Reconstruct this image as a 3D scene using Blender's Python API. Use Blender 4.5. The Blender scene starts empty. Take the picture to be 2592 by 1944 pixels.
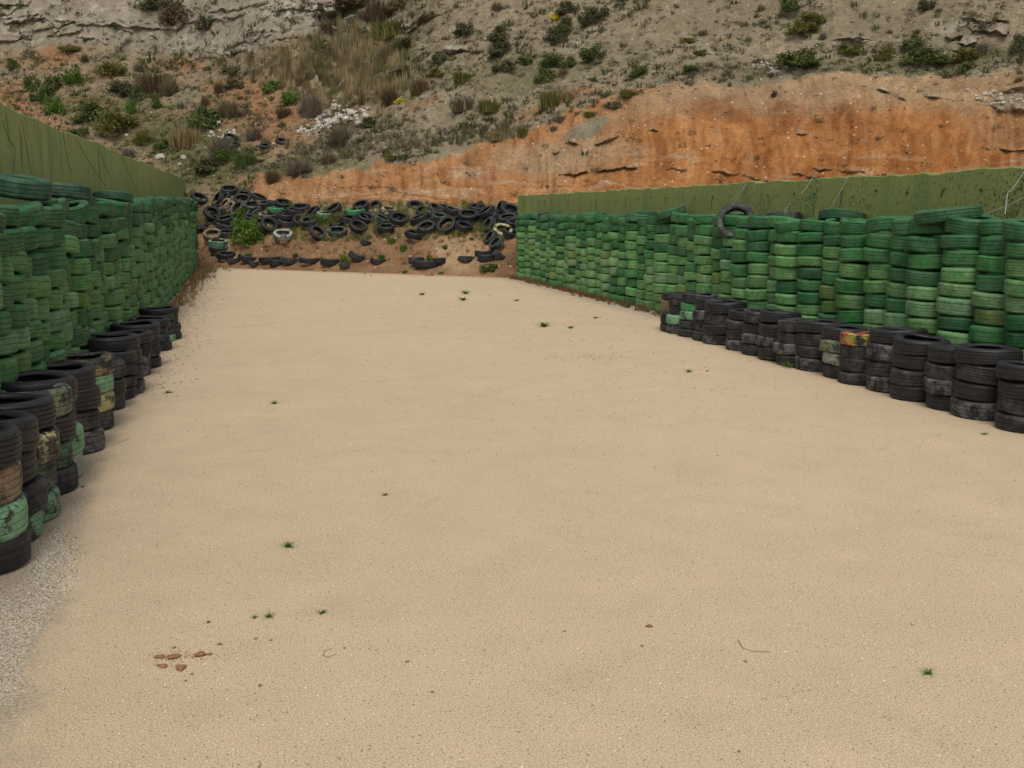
import bpy, math, random
import numpy as np
from mathutils import Vector, Matrix, Euler
random.seed(7); rng = np.random.default_rng(7)
S = bpy.context.scene
COL = S.collection
R = math.radians

# ------------------------------------------------------------------ camera
F, H = 2700.0, 2.0
PITCH = math.atan(438/F); YAW = math.atan(676/F*math.cos(PITCH))
cam = bpy.data.cameras.new('camera'); camo = bpy.data.objects.new('camera', cam); COL.objects.link(camo)
camo.location = (0, 0, H); camo.rotation_euler = (math.pi/2-PITCH, 0, -YAW)
cam.sensor_width = 36; cam.lens = F/2592*36; cam.clip_end = 2000; cam.clip_start = 0.05
S.camera = camo
# ------------------------------------------------------------------ light
SUN_EL, SUN_AZ = 56, 197          # azimuth clockwise from +y: behind the camera and to its left
W = bpy.data.worlds.new('World'); S.world = W; W.use_nodes = True
wn = W.node_tree; wn.nodes.clear()
sky = wn.nodes.new('ShaderNodeTexSky'); sky.sky_type = 'NISHITA'; sky.sun_disc = False
sky.sun_elevation = R(SUN_EL); sky.sun_rotation = R(SUN_AZ); sky.dust_density = 4; sky.air_density = 1.0
hs = wn.nodes.new('ShaderNodeHueSaturation'); hs.inputs['Saturation'].default_value = 0.16
bg = wn.nodes.new('ShaderNodeBackground'); bg.inputs['Strength'].default_value = 0.13
wo = wn.nodes.new('ShaderNodeOutputWorld')
wn.links.new(sky.outputs[0], hs.inputs['Color']); wn.links.new(hs.outputs[0], bg.inputs[0]); wn.links.new(bg.outputs[0], wo.inputs[0])
sl = bpy.data.lights.new('sun', 'SUN'); sl.energy = 1.2; sl.angle = R(24); sl.color = (1, .93, .82)
so = bpy.data.objects.new('sun', sl); COL.objects.link(so)
sd = Vector((math.sin(R(SUN_AZ))*math.cos(R(SUN_EL)), math.cos(R(SUN_AZ))*math.cos(R(SUN_EL)), math.sin(R(SUN_EL))))
so.rotation_euler = sd.to_track_quat('Z', 'Y').to_euler()
S.view_settings.view_transform = 'Standard'; S.view_settings.look = 'None'
S.view_settings.exposure = 0.12; S.view_settings.gamma = 1

# ------------------------------------------------------------------ camera maths (to measure places in the photograph)
fw = np.array([math.sin(YAW)*math.cos(PITCH), math.cos(YAW)*math.cos(PITCH), -math.sin(PITCH)])
rt = np.array([math.cos(YAW), -math.sin(YAW), 0.]); up = np.cross(rt, fw)
def ray(x, y): return fw+rt*(x-1296)/F-up*(y-972)/F
def gnd(x, y, z=0):
    d = ray(x, y); return d*((z-H)/d[2])+np.array([0, 0, H])
def onX(x, y, X):
    d = ray(x, y); return d*(X/d[0])+np.array([0, 0, H])
def at_r(x, y, r):
    d = ray(x, y); return d*(r/math.hypot(d[0], d[1]))+np.array([0, 0, H])

# ------------------------------------------------------------------ helpers
def tag(o, label=None, cat=None, group=None, kind=None):
    if label: o['label'] = label
    if cat: o['category'] = cat
    if group: o['group'] = group
    if kind: o['kind'] = kind
    return o
def link(name, data, mat=None, parent=None):
    o = bpy.data.objects.new(name, data); COL.objects.link(o)
    if mat is not None and data is not None and len(data.materials) == 0: data.materials.append(mat)
    if parent: o.parent = parent
    return o
def mesh(name, V, Fc, mats=(), smooth=False, col=None, uv=None):
    """V (n,3) array; Fc (m,k) array of equal polygons"""
    V = np.asarray(V, np.float32); Fc = np.asarray(Fc, np.int32); k = Fc.shape[1]; m = len(Fc)
    me = bpy.data.meshes.new(name)
    me.vertices.add(len(V)); me.vertices.foreach_set('co', V.ravel())
    me.loops.add(m*k); me.loops.foreach_set('vertex_index', Fc.ravel())
    me.polygons.add(m); me.polygons.foreach_set('loop_start', np.arange(0, m*k, k, dtype=np.int32))
    me.polygons.foreach_set('loop_total', np.full(m, k, np.int32))
    me.polygons.foreach_set('use_smooth', np.full(m, bool(smooth)))
    if col is not None:
        a = me.color_attributes.new('tint', 'FLOAT_COLOR', 'POINT')
        c = np.ones((len(V), 4), np.float32); c[:, :3] = col; a.data.foreach_set('color', c.ravel())
    if uv is not None:
        l = me.uv_layers.new(name='uv'); l.data.foreach_set('uv', np.asarray(uv, np.float32)[Fc.ravel()].ravel())
    me.update(calc_edges=True)
    for mt in mats: me.materials.append(mt)
    return me
def ordn(i):
    w = ['first', 'second', 'third', 'fourth', 'fifth', 'sixth', 'seventh', 'eighth', 'ninth', 'tenth', 'eleventh', 'twelfth',
         'thirteenth', 'fourteenth', 'fifteenth', 'sixteenth', 'seventeenth', 'eighteenth', 'nineteenth', 'twentieth']
    if i < 20: return w[i]
    return 'twenty-'+w[i-20] if i < 29 else ('thirtieth' if i == 29 else 'thirty-'+w[i-30])

# numpy value noise
_T = rng.random(65536).astype(np.float32)
def vnoise(x, y, z):
    xi = np.floor(x).astype(np.int64); yi = np.floor(y).astype(np.int64); zi = np.floor(z).astype(np.int64)
    fx = x-xi; fy = y-yi; fz = z-zi
    fx = fx*fx*(3-2*fx); fy = fy*fy*(3-2*fy); fz = fz*fz*(3-2*fz)
    def h(a, b, c): return _T[((a*73856093) ^ (b*19349663) ^ (c*83492791)) & 65535]
    def L(a, b, t): return a+(b-a)*t
    return L(L(L(h(xi, yi, zi), h(xi+1, yi, zi), fx), L(h(xi, yi+1, zi), h(xi+1, yi+1, zi), fx), fy),
             L(L(h(xi, yi, zi+1), h(xi+1, yi, zi+1), fx), L(h(xi, yi+1, zi+1), h(xi+1, yi+1, zi+1), fx), fy), fz)*2-1
def fbm(x, y, z, o=4, g=.5):
    s = 0; a = 1; t = 0
    for i in range(o):
        s = s+a*vnoise(x*2**i+i*17.3, y*2**i+i*5.1, z*2**i+i*9.7); t += a; a *= g
    return s/t
def sstep(a, b, x):
    t = np.clip((x-a)/(b-a), 0, 1); return t*t*(3-2*t)

# ------------------------------------------------------------------ materials
class NT:
    def __init__(s, name):
        s.m = bpy.data.materials.new(name); s.m.use_nodes = True; s.t = s.m.node_tree; s.n = s.t.nodes
        s.b = s.n['Principled BSDF']; s.out = s.n['Material Output']
    def lk(s, a, b): s.t.links.new(a, b)
    def new(s, t, **k):
        n = s.n.new(t)
        for a, v in k.items(): setattr(n, a, v)
        return n
    def noise(s, scale, detail=4, rough=.55, vec=None, dist=0):
        n = s.new('ShaderNodeTexNoise'); n.inputs['Scale'].default_value = scale; n.inputs['Detail'].default_value = detail
        n.inputs['Roughness'].default_value = rough; n.inputs['Distortion'].default_value = dist
        s.lk(vec if vec is not None else s.pos(), n.inputs['Vector']); return n.outputs['Fac']
    def vor(s, scale, vec=None, feat='F1'):
        n = s.new('ShaderNodeTexVoronoi', feature=feat); n.inputs['Scale'].default_value = scale
        s.lk(vec if vec is not None else s.pos(), n.inputs['Vector']); return n
    def pos(s):
        if not hasattr(s, '_p'): s._p = s.new('ShaderNodeNewGeometry').outputs['Position']
        return s._p
    def ramp(s, f, a, b, lo=0., hi=1.):
        n = s.new('ShaderNodeMapRange', clamp=True); s.lk(f, n.inputs[0])
        for i, v in enumerate((a, b, lo, hi)): n.inputs[i+1].default_value = v
        return n.outputs[0]
    def math(s, op, a, b=None):
        n = s.new('ShaderNodeMath', operation=op)
        for i, v in enumerate((a, b)):
            if v is None: continue
            if isinstance(v, (int, float)): n.inputs[i].default_value = v
            else: s.lk(v, n.inputs[i])
        return n.outputs[0]
    def mix(s, f, a, b, mode='MIX'):
        n = s.new('ShaderNodeMix', data_type='RGBA', blend_type=mode)
        for i, v in ((0, f), (6, a), (7, b)):
            if isinstance(v, (int, float)): n.inputs[i].default_value = v
            elif isinstance(v, tuple): n.inputs[i].default_value = (*v, 1)
            else: s.lk(v, n.inputs[i])
        return n.outputs[2]
    def bump(s, h, strength=.5, dist=.02, prev=None):
        n = s.new('ShaderNodeBump'); n.inputs['Strength'].default_value = strength; n.inputs['Distance'].default_value = dist
        s.lk(h, n.inputs['Height'])
        if prev is not None: s.lk(prev, n.inputs['Normal'])
        return n.outputs[0]
    def done(s, col, rough=.9, normal=None, spec=.3):
        if isinstance(col, tuple): s.b.inputs['Base Color'].default_value = (*col, 1)
        else: s.lk(col, s.b.inputs['Base Color'])
        if isinstance(rough, float): s.b.inputs['Roughness'].default_value = rough
        else: s.lk(rough, s.b.inputs['Roughness'])
        s.b.inputs['Specular IOR Level'].default_value = spec
        if normal is not None: s.lk(normal, s.b.inputs['Normal'])
        return s.m

def mat_sand():
    n = NT('sand')
    big = n.ramp(n.noise(.35, 3), .35, .65); mid = n.ramp(n.noise(2.2, 4), .3, .7)
    c = n.mix(big, (.595, .452, .288), (.66, .512, .332)); c = n.mix(n.math('MULTIPLY', mid, .5), c, (.455, .345, .22))
    dampn = n.noise(.8, 6, .7, None, 1.2); c = n.mix(n.ramp(dampn, .52, .70, 0, .35), c, (.37, .28, .18))
    g = n.noise(130, 3, .8); c = n.mix(n.ramp(g, .36, .64), n.mix(1., c, (.62, .58, .54), 'MULTIPLY'), n.mix(.5, c, (.86, .74, .56)))
    g2 = n.noise(70, 2, .6); c = n.mix(n.ramp(g2, .3, .7, .55, 0), c, n.mix(1., c, (.72, .69, .66), 'MULTIPLY'))
    v = n.vor(75); wsp = n.math('LESS_THAN', v.outputs['Distance'], .2)
    sep = n.new('ShaderNodeSeparateColor'); n.lk(v.outputs['Color'], sep.inputs[0])
    c = n.mix(n.math('MULTIPLY', wsp, n.math('GREATER_THAN', sep.outputs[0], .66)), c, (.09, .07, .05))
    c = n.mix(n.math('MULTIPLY', wsp, n.math('LESS_THAN', sep.outputs[0], .07)), c, (.85, .82, .76))
    v2 = n.vor(34); sp2 = n.math('LESS_THAN', v2.outputs['Distance'], .15)
    sep2 = n.new('ShaderNodeSeparateColor'); n.lk(v2.outputs['Color'], sep2.inputs[0])
    c = n.mix(n.math('MULTIPLY', sp2, n.math('GREATER_THAN', sep2.outputs[1], .80)), c, (.12, .09, .06))
    c = n.mix(n.math('MULTIPLY', sp2, n.math('LESS_THAN', sep2.outputs[1], .05)), c, (.85, .8, .72))
    # grit and litter along the foot of the left tyres, a dirt fringe in front of the bank
    xyz = n.new('ShaderNodeSeparateXYZ'); n.lk(n.pos(), xyz.inputs[0])
    wob = n.math('MULTIPLY', n.math('SUBTRACT', n.noise(1.6, 5, .65), .5), 1.5)
    xl = n.math('ADD', n.math('ADD', xyz.outputs[0], n.math('MULTIPLY', wob, .35)), n.ramp(xyz.outputs[1], 5.5, 9, 0, .22))
    side = n.math('MAXIMUM', n.ramp(xl, -1.05, -.92, 1, 0), n.ramp(xl, 7.45, 7.8, 0, 1))
    grit = n.noise(55, 5, .8)
    gc = n.mix(n.ramp(grit, .38, .62), (.16, .115, .07), (.52, .45, .35))
    c = n.mix(n.math('MULTIPLY', side, .8), c, gc)
    line = n.math('ADD', n.math('ADD', xyz.outputs[1], n.math('MULTIPLY', xyz.outputs[0], .925)), wob)
    c = n.mix(n.math('MULTIPLY', n.ramp(line, 37.6, 38.7), .75), c, n.mix(n.ramp(grit, .4, .6), (.20, .11, .055), (.46, .30, .17)))
    h = n.math('ADD', n.math('MULTIPLY', g, .5), n.math('MULTIPLY', n.noise(30, 3), .4))
    nb = n.bump(h, .35, .005); nb = n.bump(n.noise(1.1, 5, .6), .25, .05, nb)
    return n.done(c, .95, nb, .15)

def mat_terrain():
    n = NT('hillside_soil')
    a = n.new('ShaderNodeVertexColor', layer_name='tint').outputs[0]
    v = n.noise(1.6, 8, .68); c = n.mix(n.ramp(v, .3, .7), n.mix(1., a, (.70, .67, .64), 'MULTIPLY'), n.mix(1., a, (1.25, 1.25, 1.22), 'MULTIPLY'))
    v2 = n.noise(9, 5, .7); c = n.mix(n.ramp(v2, .50, .68, 0, .6), c, n.mix(1., c, (.40, .37, .34), 'MULTIPLY'))
    vo = n.vor(3.4); sep = n.new('ShaderNodeSeparateColor'); n.lk(vo.outputs['Color'], sep.inputs[0])
    sp = n.math('MULTIPLY', n.math('LESS_THAN', vo.outputs['Distance'], .14), n.math('GREATER_THAN', sep.outputs[0], .72))
    c = n.mix(n.math('MULTIPLY', sp, .8), c, (.58, .53, .46))
    nb = n.bump(n.math('ADD', v, n.math('MULTIPLY', v2, .5)), .9, .22)
    return n.done(c, .95, nb, .1)

def tyre_mat(name, paint, paint2=None, attr=None, dust=.3, chip=.62, dustcol=(.22, .19, .16), cover=1., gloss=.5, streak=0.):
    """paint over rubber: world-position noise decides where it has worn, dusted or chipped"""
    n = NT(name)
    if attr == 'object': paint = n.new('ShaderNodeObjectInfo').outputs['Color']
    elif attr == 'mesh': paint = n.new('ShaderNodeVertexColor', layer_name='tint').outputs[0]
    big = n.noise(5.5, 5, .62); fine = n.noise(38, 4, .7); mid = n.noise(14, 4, .65)
    rub = n.mix(n.ramp(mid, .4, .75, 0, .7), (.007, .007, .009), (.024, .022, .024))
    if paint is None: c = rub
    else:
        p = n.mix(n.ramp(mid, .35, .72), n.mix(1., paint, (.62, .68, .60), 'MULTIPLY'), n.mix(1., paint, (1.25, 1.18, 1.2), 'MULTIPLY'))
        if attr: p = n.mix(n.ramp(n.math('ADD', n.math('MULTIPLY', n.noise(6.5, 5, .68), .8), n.math('MULTIPLY', fine, .2)), .50, .60, 0, .75), p, n.mix(1., paint, (.30, .55, .42), 'MULTIPLY'))
        if paint2 is not None: p = n.mix(n.ramp(n.noise(4.1, 3), .5, .56), p, paint2)
        m = n.ramp(n.math('ADD', n.math('MULTIPLY', big, .75), n.math('MULTIPLY', fine, .35)), chip-.02, chip+.05, cover, 0)
        c = n.mix(m, rub, p)
    d = n.ramp(n.math('ADD', n.math('MULTIPLY', n.noise(7.3, 5, .7), .8), n.math('MULTIPLY', fine, .25)), .47, .68, 0, dust)
    c = n.mix(d, c, dustcol)
    # fine tread relief in the tyre's own uv: u round the tread, v across it
    uv = n.new('ShaderNodeUVMap', uv_map='uv').outputs[0]
    w = n.new('ShaderNodeTexWave', wave_type='BANDS', bands_direction='DIAGONAL'); n.lk(uv, w.inputs[0])
    w.inputs['Scale'].default_value = 11; w.inputs['Distortion'].default_value = .6
    su = n.new('ShaderNodeSeparateXYZ'); n.lk(uv, su.inputs[0])
    treadm = n.math('MULTIPLY', n.ramp(su.outputs[1], .25, .3), n.ramp(su.outputs[1], .70, .75, 1, 0))
    hgt = n.math('MULTIPLY', n.ramp(w.outputs['Fac'], .0, .22), treadm)
    c = n.mix(n.math('MULTIPLY', n.math('SUBTRACT', treadm, hgt), .35), c, (.012, .014, .011))
    nb = n.bump(hgt, .5, .006); nb = n.bump(n.math('ADD', mid, n.math('MULTIPLY', fine, .5)), .45, .012, nb)
    return n.done(c, n.ramp(fine, .3, .7, gloss, gloss+.3), nb, .45)

def leaf_mat(name, col, rand=.35, rough=.6):
    n = NT(name)
    t = n.new('ShaderNodeVertexColor', layer_name='tint').outputs[0]
    o = n.new('ShaderNodeObjectInfo').outputs['Random']
    c = n.mix(1., t, col, 'MULTIPLY')
    c = n.mix(n.ramp(o, 0, 1, 0, rand), c, n.mix(1., c, (1.35, 1.1, .8), 'MULTIPLY'))
    m = n.done(c, rough, None, .15)
    tr = n.new('ShaderNodeBsdfTranslucent'); n.lk(c, tr.inputs[0]); mx = n.new('ShaderNodeMixShader'); mx.inputs[0].default_value = .35
    n.lk(n.b.outputs[0], mx.inputs[1]); n.lk(tr.outputs[0], mx.inputs[2]); n.lk(mx.outputs[0], n.out.inputs[0])
    return m
def plain(name, col, rough=.8, var=.3, scale=20, bump=.3, bd=.01):
    n = NT(name); v = n.noise(scale, 4, .6)
    c = n.mix(n.ramp(v, .3, .7), tuple(x*(1-var) for x in col), tuple(min(1, x*(1+var)) for x in col))
    return n.done(c, rough, n.bump(v, bump, bd), .3)
def attr_mat(name, rough=.9):
    n = NT(name); a = n.new('ShaderNodeVertexColor', layer_name='tint').outputs[0]; v = n.noise(60, 3)
    return n.done(n.mix(n.ramp(v, .3, .7), n.mix(1., a, (.75, .75, .75), 'MULTIPLY'), a), rough, n.bump(v, .3, .005), .2)

def mat_wall(name, right):
    n = NT(name)
    mp = n.new('ShaderNodeMapping'); mp.inputs['Scale'].default_value = (1, 1, .16); n.lk(n.pos(), mp.inputs[0])
    st = n.noise(2.6, 5, .6, mp.outputs[0]); b = n.noise(.9, 4, .6)
    base = n.mix(n.ramp(b, .35, .65), (.185, .225, .072), (.235, .262, .088)) if right else n.mix(n.ramp(b, .35, .65), (.225, .290, .110), (.270, .310, .115))
    c = n.mix(n.ramp(st, .50, .66, 0, .55), base, (.10, .19, .065))
    mould = n.noise(24, 5, .75)
    xyz = n.new('ShaderNodeSeparateXYZ'); n.lk(n.pos(), xyz.inputs[0])
    if right:
        near = n.ramp(xyz.outputs[1], 9, 26, 1, .25)
        c = n.mix(n.math('MULTIPLY', n.ramp(n.math('ADD', n.math('MULTIPLY', mould, .8), n.math('MULTIPLY', b, .25)), .55, .62), near), c, (.028, .055, .014))
        rust = n.noise(1.1, 2, .5, mp.outputs[0]); c = n.mix(n.ramp(rust, .66, .72, 0, .5), c, (.22, .15, .02))
    else:
        c = n.mix(n.ramp(mould, .62, .72, 0, .5), c, (.05, .09, .035))
        drip = n.noise(5.5, 3, .5, mp.outputs[0]); c = n.mix(n.ramp(drip, .60, .68, 0, .55), c, (.03, .10, .035))
    top = n.math('ADD', xyz.outputs[2], n.math('MULTIPLY', n.math('SUBTRACT', n.noise(3, 3), .5), .25))
    nb = n.bump(n.math('ADD', mould, n.math('MULTIPLY', n.noise(80, 3), .6)), .5, .012)
    return n.done(c, .75, nb, .3)

M = dict(
    sand=mat_sand(), soil=mat_terrain(),
    wallL=mat_wall('painted_panel_left', False), wallR=mat_wall('painted_panel_right', True),
    green=tyre_mat('green_painted_tyre', (0, 0, 0), attr='object', dust=.26, chip=.74, dustcol=(.20, .25, .17), gloss=.52),
    greens=tyre_mat('green_painted_tyres_far', (0, 0, 0), attr='mesh', dust=.26, chip=.74, dustcol=(.20, .25, .17), gloss=.52),
    black=tyre_mat('black_rubber', None, dust=.05, dustcol=(.10, .09, .085), gloss=.38),
    dusty=tyre_mat('dusty_rubber', None, dust=.45, dustcol=(.15, .138, .13), gloss=.6),
    grey=tyre_mat('grey_dusty_rubber', None, dust=.8, dustcol=(.21, .20, .19), gloss=.7),
    mint=tyre_mat('pale_green_paint', (.16, .34, .19), chip=.60, dust=.25, dustcol=(.3, .32, .25)),
    bright=tyre_mat('bright_green_paint', (.045, .25, .09), chip=.62, dust=.15),
    dkgreen=tyre_mat('worn_green_paint', (.05, .14, .075), chip=.475, dust=.4, dustcol=(.16, .15, .13)),
    yellow=tyre_mat('yellow_paint', (.38, .36, .16), chip=.58, dust=.2, dustcol=(.4, .4, .2)),
    cream=tyre_mat('cream_paint', (.42, .36, .20), chip=.50, dust=.25, dustcol=(.3, .25, .18)),
    ochre=tyre_mat('ochre_paint', (.25, .175, .075), chip=.51, dust=.2),
    tan=tyre_mat('mud_coated_rubber', (.24, .16, .10), chip=.58, dust=.5, dustcol=(.26, .20, .15)),
    redyellow=tyre_mat('red_and_yellow_paint', (.36, .30, .06), (.42, .06, .03), chip=.56, dust=.2),
    olive=tyre_mat('olive_paint', (.16, .20, .10), chip=.54, dust=.6, dustcol=(.18, .18, .15)),
    white=tyre_mat('whitened_rubber', (.30, .32, .28), chip=.58, dust=.5, dustcol=(.30, .29, .26)),
    rock=plain('limestone', (.43, .385, .325), .9, .3, 4, .8, .05), wire=plain('galvanised_wire', (.30, .32, .28), .5, .1),
    dkwire=plain('dark_wire', (.045, .075, .04), .7, .1), clod=plain('red_clod', (.26, .135, .062), .95, .3, 40, .9, .01),
    twig=plain('twig', (.12, .08, .05), .9), attr=attr_mat('mixed_stones'),
    l_green=leaf_mat('leaf_green', (.092, .130, .048)), l_bright=leaf_mat('leaf_bright', (.105, .190, .038)),
    l_dark=leaf_mat('leaf_dark', (.100, .112, .062)), l_olive=leaf_mat('leaf_olive', (.145, .15, .05)),
    l_grey=leaf_mat('leaf_grey', (.175, .16, .12)), l_brown=leaf_mat('leaf_brown', (.14, .105, .065)),
    l_dry=leaf_mat('leaf_dry', (.27, .22, .125)), l_yel=leaf_mat('flower_yellow', (.62, .58, .05)),
    l_lilac=leaf_mat('leaf_lilac', (.20, .17, .15)), l_attr=leaf_mat('leaf_mixed', (1, 1, 1), 0.),
)

# ------------------------------------------------------------------ ground sheet
g = mesh('ground', [(-400, -400, 0), (400, -400, 0), (400, 400, 0), (-400, 400, 0)], [(0, 1, 2, 3)], [M['sand']])
tag(link('ground', g), kind='structure')

# ------------------------------------------------------------------ hillside terrain
# control columns at photo x; each row of the table: photo y of a break in the slope, and the steepness (deg) below it
KX = [-900, 0, 300, 480, 560, 700, 900, 1100, 1300, 1500, 1700, 2100, 2592, 3400]
LV = [  # foot of the dumped tyres, top of them, back of the shelf, crest of the cut, mid slope, frame top, beyond
    ([600, 600, 600, 590, 600, 605, 600, 600, 600, 600, 600, 600, 600, 600], [24]*14),
    ([515, 515, 515, 505, 510, 522, 528, 528, 520, 515, 510, 500, 500, 500], [24]*14),
    ([500, 500, 500, 488, 494, 508, 514, 514, 505, 500, 495, 470, 460, 460], [9]*14),
    ([330, 330, 340, 400, 440, 446, 408, 386, 332, 275, 212, 178, 198, 215], [19, 19, 19, 18, 22, 40, 44, 44, 44, 45, 46, 47, 46, 44]),
    ([122, 122, 132, 170, 185, 245, 240, 205, 165, 150, 120, 120, 130, 120], [21, 21, 21, 20, 19, 19, 20, 25, 27, 26, 26, 24, 26, 26]),
    ([0]*14, [50, 50, 48, 46, 44, 38, 26, 33, 34, 34, 34, 37, 38, 38]),
    ([-420]*14, [40, 40, 40, 40, 38, 36, 30, 34, 34, 34, 34, 36, 36, 36]),
]
NR = [34, 40, 6, 125, 90, 105, 40]
az_in = np.arange(-13.5, 41.5, .068); az_o1 = np.arange(-60, -13.5, .5); az_o2 = np.arange(41.5, 80, .5)
AZ = np.radians(np.concatenate([az_o1, az_in, az_o2])); NC = len(AZ)
pxc = 1296+F/math.cos(PITCH)*np.tan(np.clip(AZ-YAW, -1.25, 1.25))        # photo x of each azimuth near the horizon
def ecurve(y, az):                       # tangent of elevation of photo row y at azimuth az
    k = (972-y)/F; c = np.cos(az-YAW)
    return (k*math.cos(PITCH)-math.sin(PITCH))/(math.cos(PITCH)+k*math.sin(PITCH))*np.maximum(c, .45)
def smoothk(vals):
    v = np.interp(pxc, KX, vals); kx = np.clip(pxc, -3000, 5000)
    acc = 0
    for d in (-60, -30, 0, 30, 60): acc = acc+np.interp(kx+d, KX, vals)
    return acc/5
r0 = 38.8/(np.cos(AZ)+.925*np.sin(AZ)); r0 = np.where((r0 < 0) | (r0 > 60), 60, r0); r0 = np.clip(r0, 26, 60)
prev_r, prev_z = r0-1.5, np.full(NC, -.45)
rr = [prev_r]; zz = [prev_z]; yy = [np.full(NC, 700.)]
prev_r, prev_z = r0, np.zeros(NC); rr.append(prev_r); zz.append(prev_z)
e0 = (prev_z-H)/prev_r
yprev = 690*np.ones(NC); yy.append(yprev)
for (ys, sl_), n in zip(LV, NR):
    y1 = smoothk(ys); s = np.tan(np.radians(smoothk(sl_))); e1 = ecurve(y1, AZ)
    r1 = (prev_z-s*prev_r-H)/(e1-s); r1 = np.maximum(r1, prev_r+.3); z1 = H+r1*e1
    for i in range(1, n+1):
        t = i/n; y = yprev+(y1-yprev)*t; e = e0+(e1-e0)*t
        sl2 = (z1-prev_z)/(r1-prev_r)
        r = (prev_z-sl2*prev_r-H)/(e-sl2)
        rr.append(r); zz.append(H+r*e); yy.append(y)
    prev_r, prev_z, yprev, e0 = r1, z1, y1, e1
for d, dz in ((6, 3), (20, 5), (60, 2)):
    rr.append(prev_r+d); zz.append(prev_z+dz); yy.append(np.full(NC, -500.))
RR = np.array(rr); ZZ = np.array(zz); PY = np.array(yy); PX = np.broadcast_to(pxc, RR.shape).copy()
# round the breaks of slope a little
for _ in range(3):
    k = RR.copy(); k[1:-1] = (RR[:-2]+2*RR[1:-1]+RR[2:])/4; zk = ZZ.copy(); zk[1:-1] = (ZZ[:-2]+2*ZZ[1:-1]+ZZ[2:])/4
    RR, ZZ = k, zk
SA, CA = np.sin(AZ)[None], np.cos(AZ)[None]
X0, Y0 = RR*SA, RR*CA
crest = smoothk(LV[3][0])[None]+6*np.interp(pxc, np.arange(-1000, 3500, 37), rng.standard_normal(122)[:len(np.arange(-1000, 3500, 37))])[None]
def blob(cx, cy, rx, ry, rot=0):
    c, s = math.cos(R(rot)), math.sin(R(rot)); dx, dy = PX-cx, PY-cy
    return ((dx*c+dy*s)/rx)**2+((-dx*s+dy*c)/ry)**2
wn1 = fbm(X0*.35, Y0*.35, ZZ*.35, 4); wn2 = fbm(X0*1.3+9, Y0*1.3, ZZ*1.3, 4)
def bm(*a, edge=.8): return 1-sstep(1-edge, 1+edge, blob(*a)+wn1*.9+wn2*.6)
inbankd = sstep(0, 40, PY-crest)*sstep(600, 720, PX)*sstep(545, 515, PY)
inbank = sstep(-3, 5, PY-crest-wn2*5)*sstep(600, 690, PX+wn1*60)*sstep(545, 515, PY)
cliffL = sstep(150, 105, PY-wn1*14)*sstep(1010, 940, PX+wn1*30)
cliffR = np.clip(bm(2480, 110, 150, 45, 8)+bm(2130, 95, 50, 12)+bm(2560, 250, 60, 30)+bm(1060, 40, 70, 20, -20)+bm(1150, 135, 60, 25, -5), 0, 1)
# displacement: big rounded forms, rills that run down the slope, ledges
up_h = np.zeros_like(RR); out = np.zeros_like(RR)       # out = towards the viewer
fade = sstep(700, 640, PY)
far = sstep(520, 470, PY)
up_h += far*(fbm(X0*.10, Y0*.10, ZZ*.1, 3)*1.0)
arc = RR*0+AZ[None]*50
rill = fbm(arc*.55+fbm(X0*.2, Y0*.2, ZZ*.2, 2)*2.0, RR*.05, ZZ*.06, 4)
out += inbankd*(rill*.6+fbm(arc*1.9, RR*.1, ZZ*.16, 3)*.16)
rill2 = 1-np.abs(fbm(arc*.22+(PY/300.)*1.3+fbm(X0*.15, Y0*.15, ZZ*.1, 2)*1.2, RR*.02, ZZ*.02, 3))*2
out += far*(1-inbankd)*sstep(500, 200, PY)*np.where(PX > 640, sstep(5, -70, PY-crest), 1)*(rill2*.9+rill*.5)
up_h += fade*(wn2*.20+fbm(X0*3.1, Y0*3.1, ZZ*3.1, 4)*.15)*(1-.45*inbank)
gul = np.clip(bm(930, 150, 120, 190, 22, edge=.8), 0, 1); out -= gul*1.6
st = (ZZ+wn1*.5+AZ[None]*6)/.62; fr = st-np.floor(st)
lay = _T[(np.floor(st).astype(np.int64)*31+np.floor(arc*.45+wn1*2).astype(np.int64)*7) & 65535]
out += np.clip(cliffL+cliffR, 0, 1)*(sstep(.12, .2, fr)*(1-fr*.6))*(lay > .45)*.42*(1+.5*wn2)
out += inbankd*sstep(360, 430, PY)*(sstep(.10, .18, fr)*(1-fr))*(lay > .72)*.07
LEDGES = [(0, 46, 130, 44), (53, 56, 112, 60), (112, 53, 212, 63), (250, 68, 359, 84), (56, 91, 103, 97), (220, 109, 294, 119), (453, 109, 612, 124),
    (706, 32, 753, 46), (762, 18, 826, 35), (650, 68, 747, 93), (838, 59, 915, 72), (1012, 50, 1076, 35), (1044, 129, 1091, 126), (1126, 150, 1173, 148),
    (1482, 88, 1517, 85), (1764, 119, 1835, 126), (1412, 414, 1488, 422), (1506, 423, 1608, 426), (1673, 429, 1735, 433), (1800, 439, 1950, 450),
    (2054, 416, 2183, 425), (2212, 429, 2306, 435), (2001, 433, 2071, 438), (2477, 360, 2588, 373), (2010, 329, 2060, 332), (2198, 223, 2274, 244),
    (2324, 235, 2403, 247), (2486, 262, 2518, 276), (2547, 276, 2640, 292), (2139, 95, 2174, 97), (2400, 118, 2439, 120), (2547, 43, 2600, 46),
    (1400, 370, 1420, 371), (1430, 357, 1460, 360), (1505, 362, 1570, 358), (1640, 340, 1660, 342), (640, 20, 700, 34), (330, 62, 420, 92), (1942, 451, 1998, 453)]
ledgecol = np.zeros_like(RR)
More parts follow.
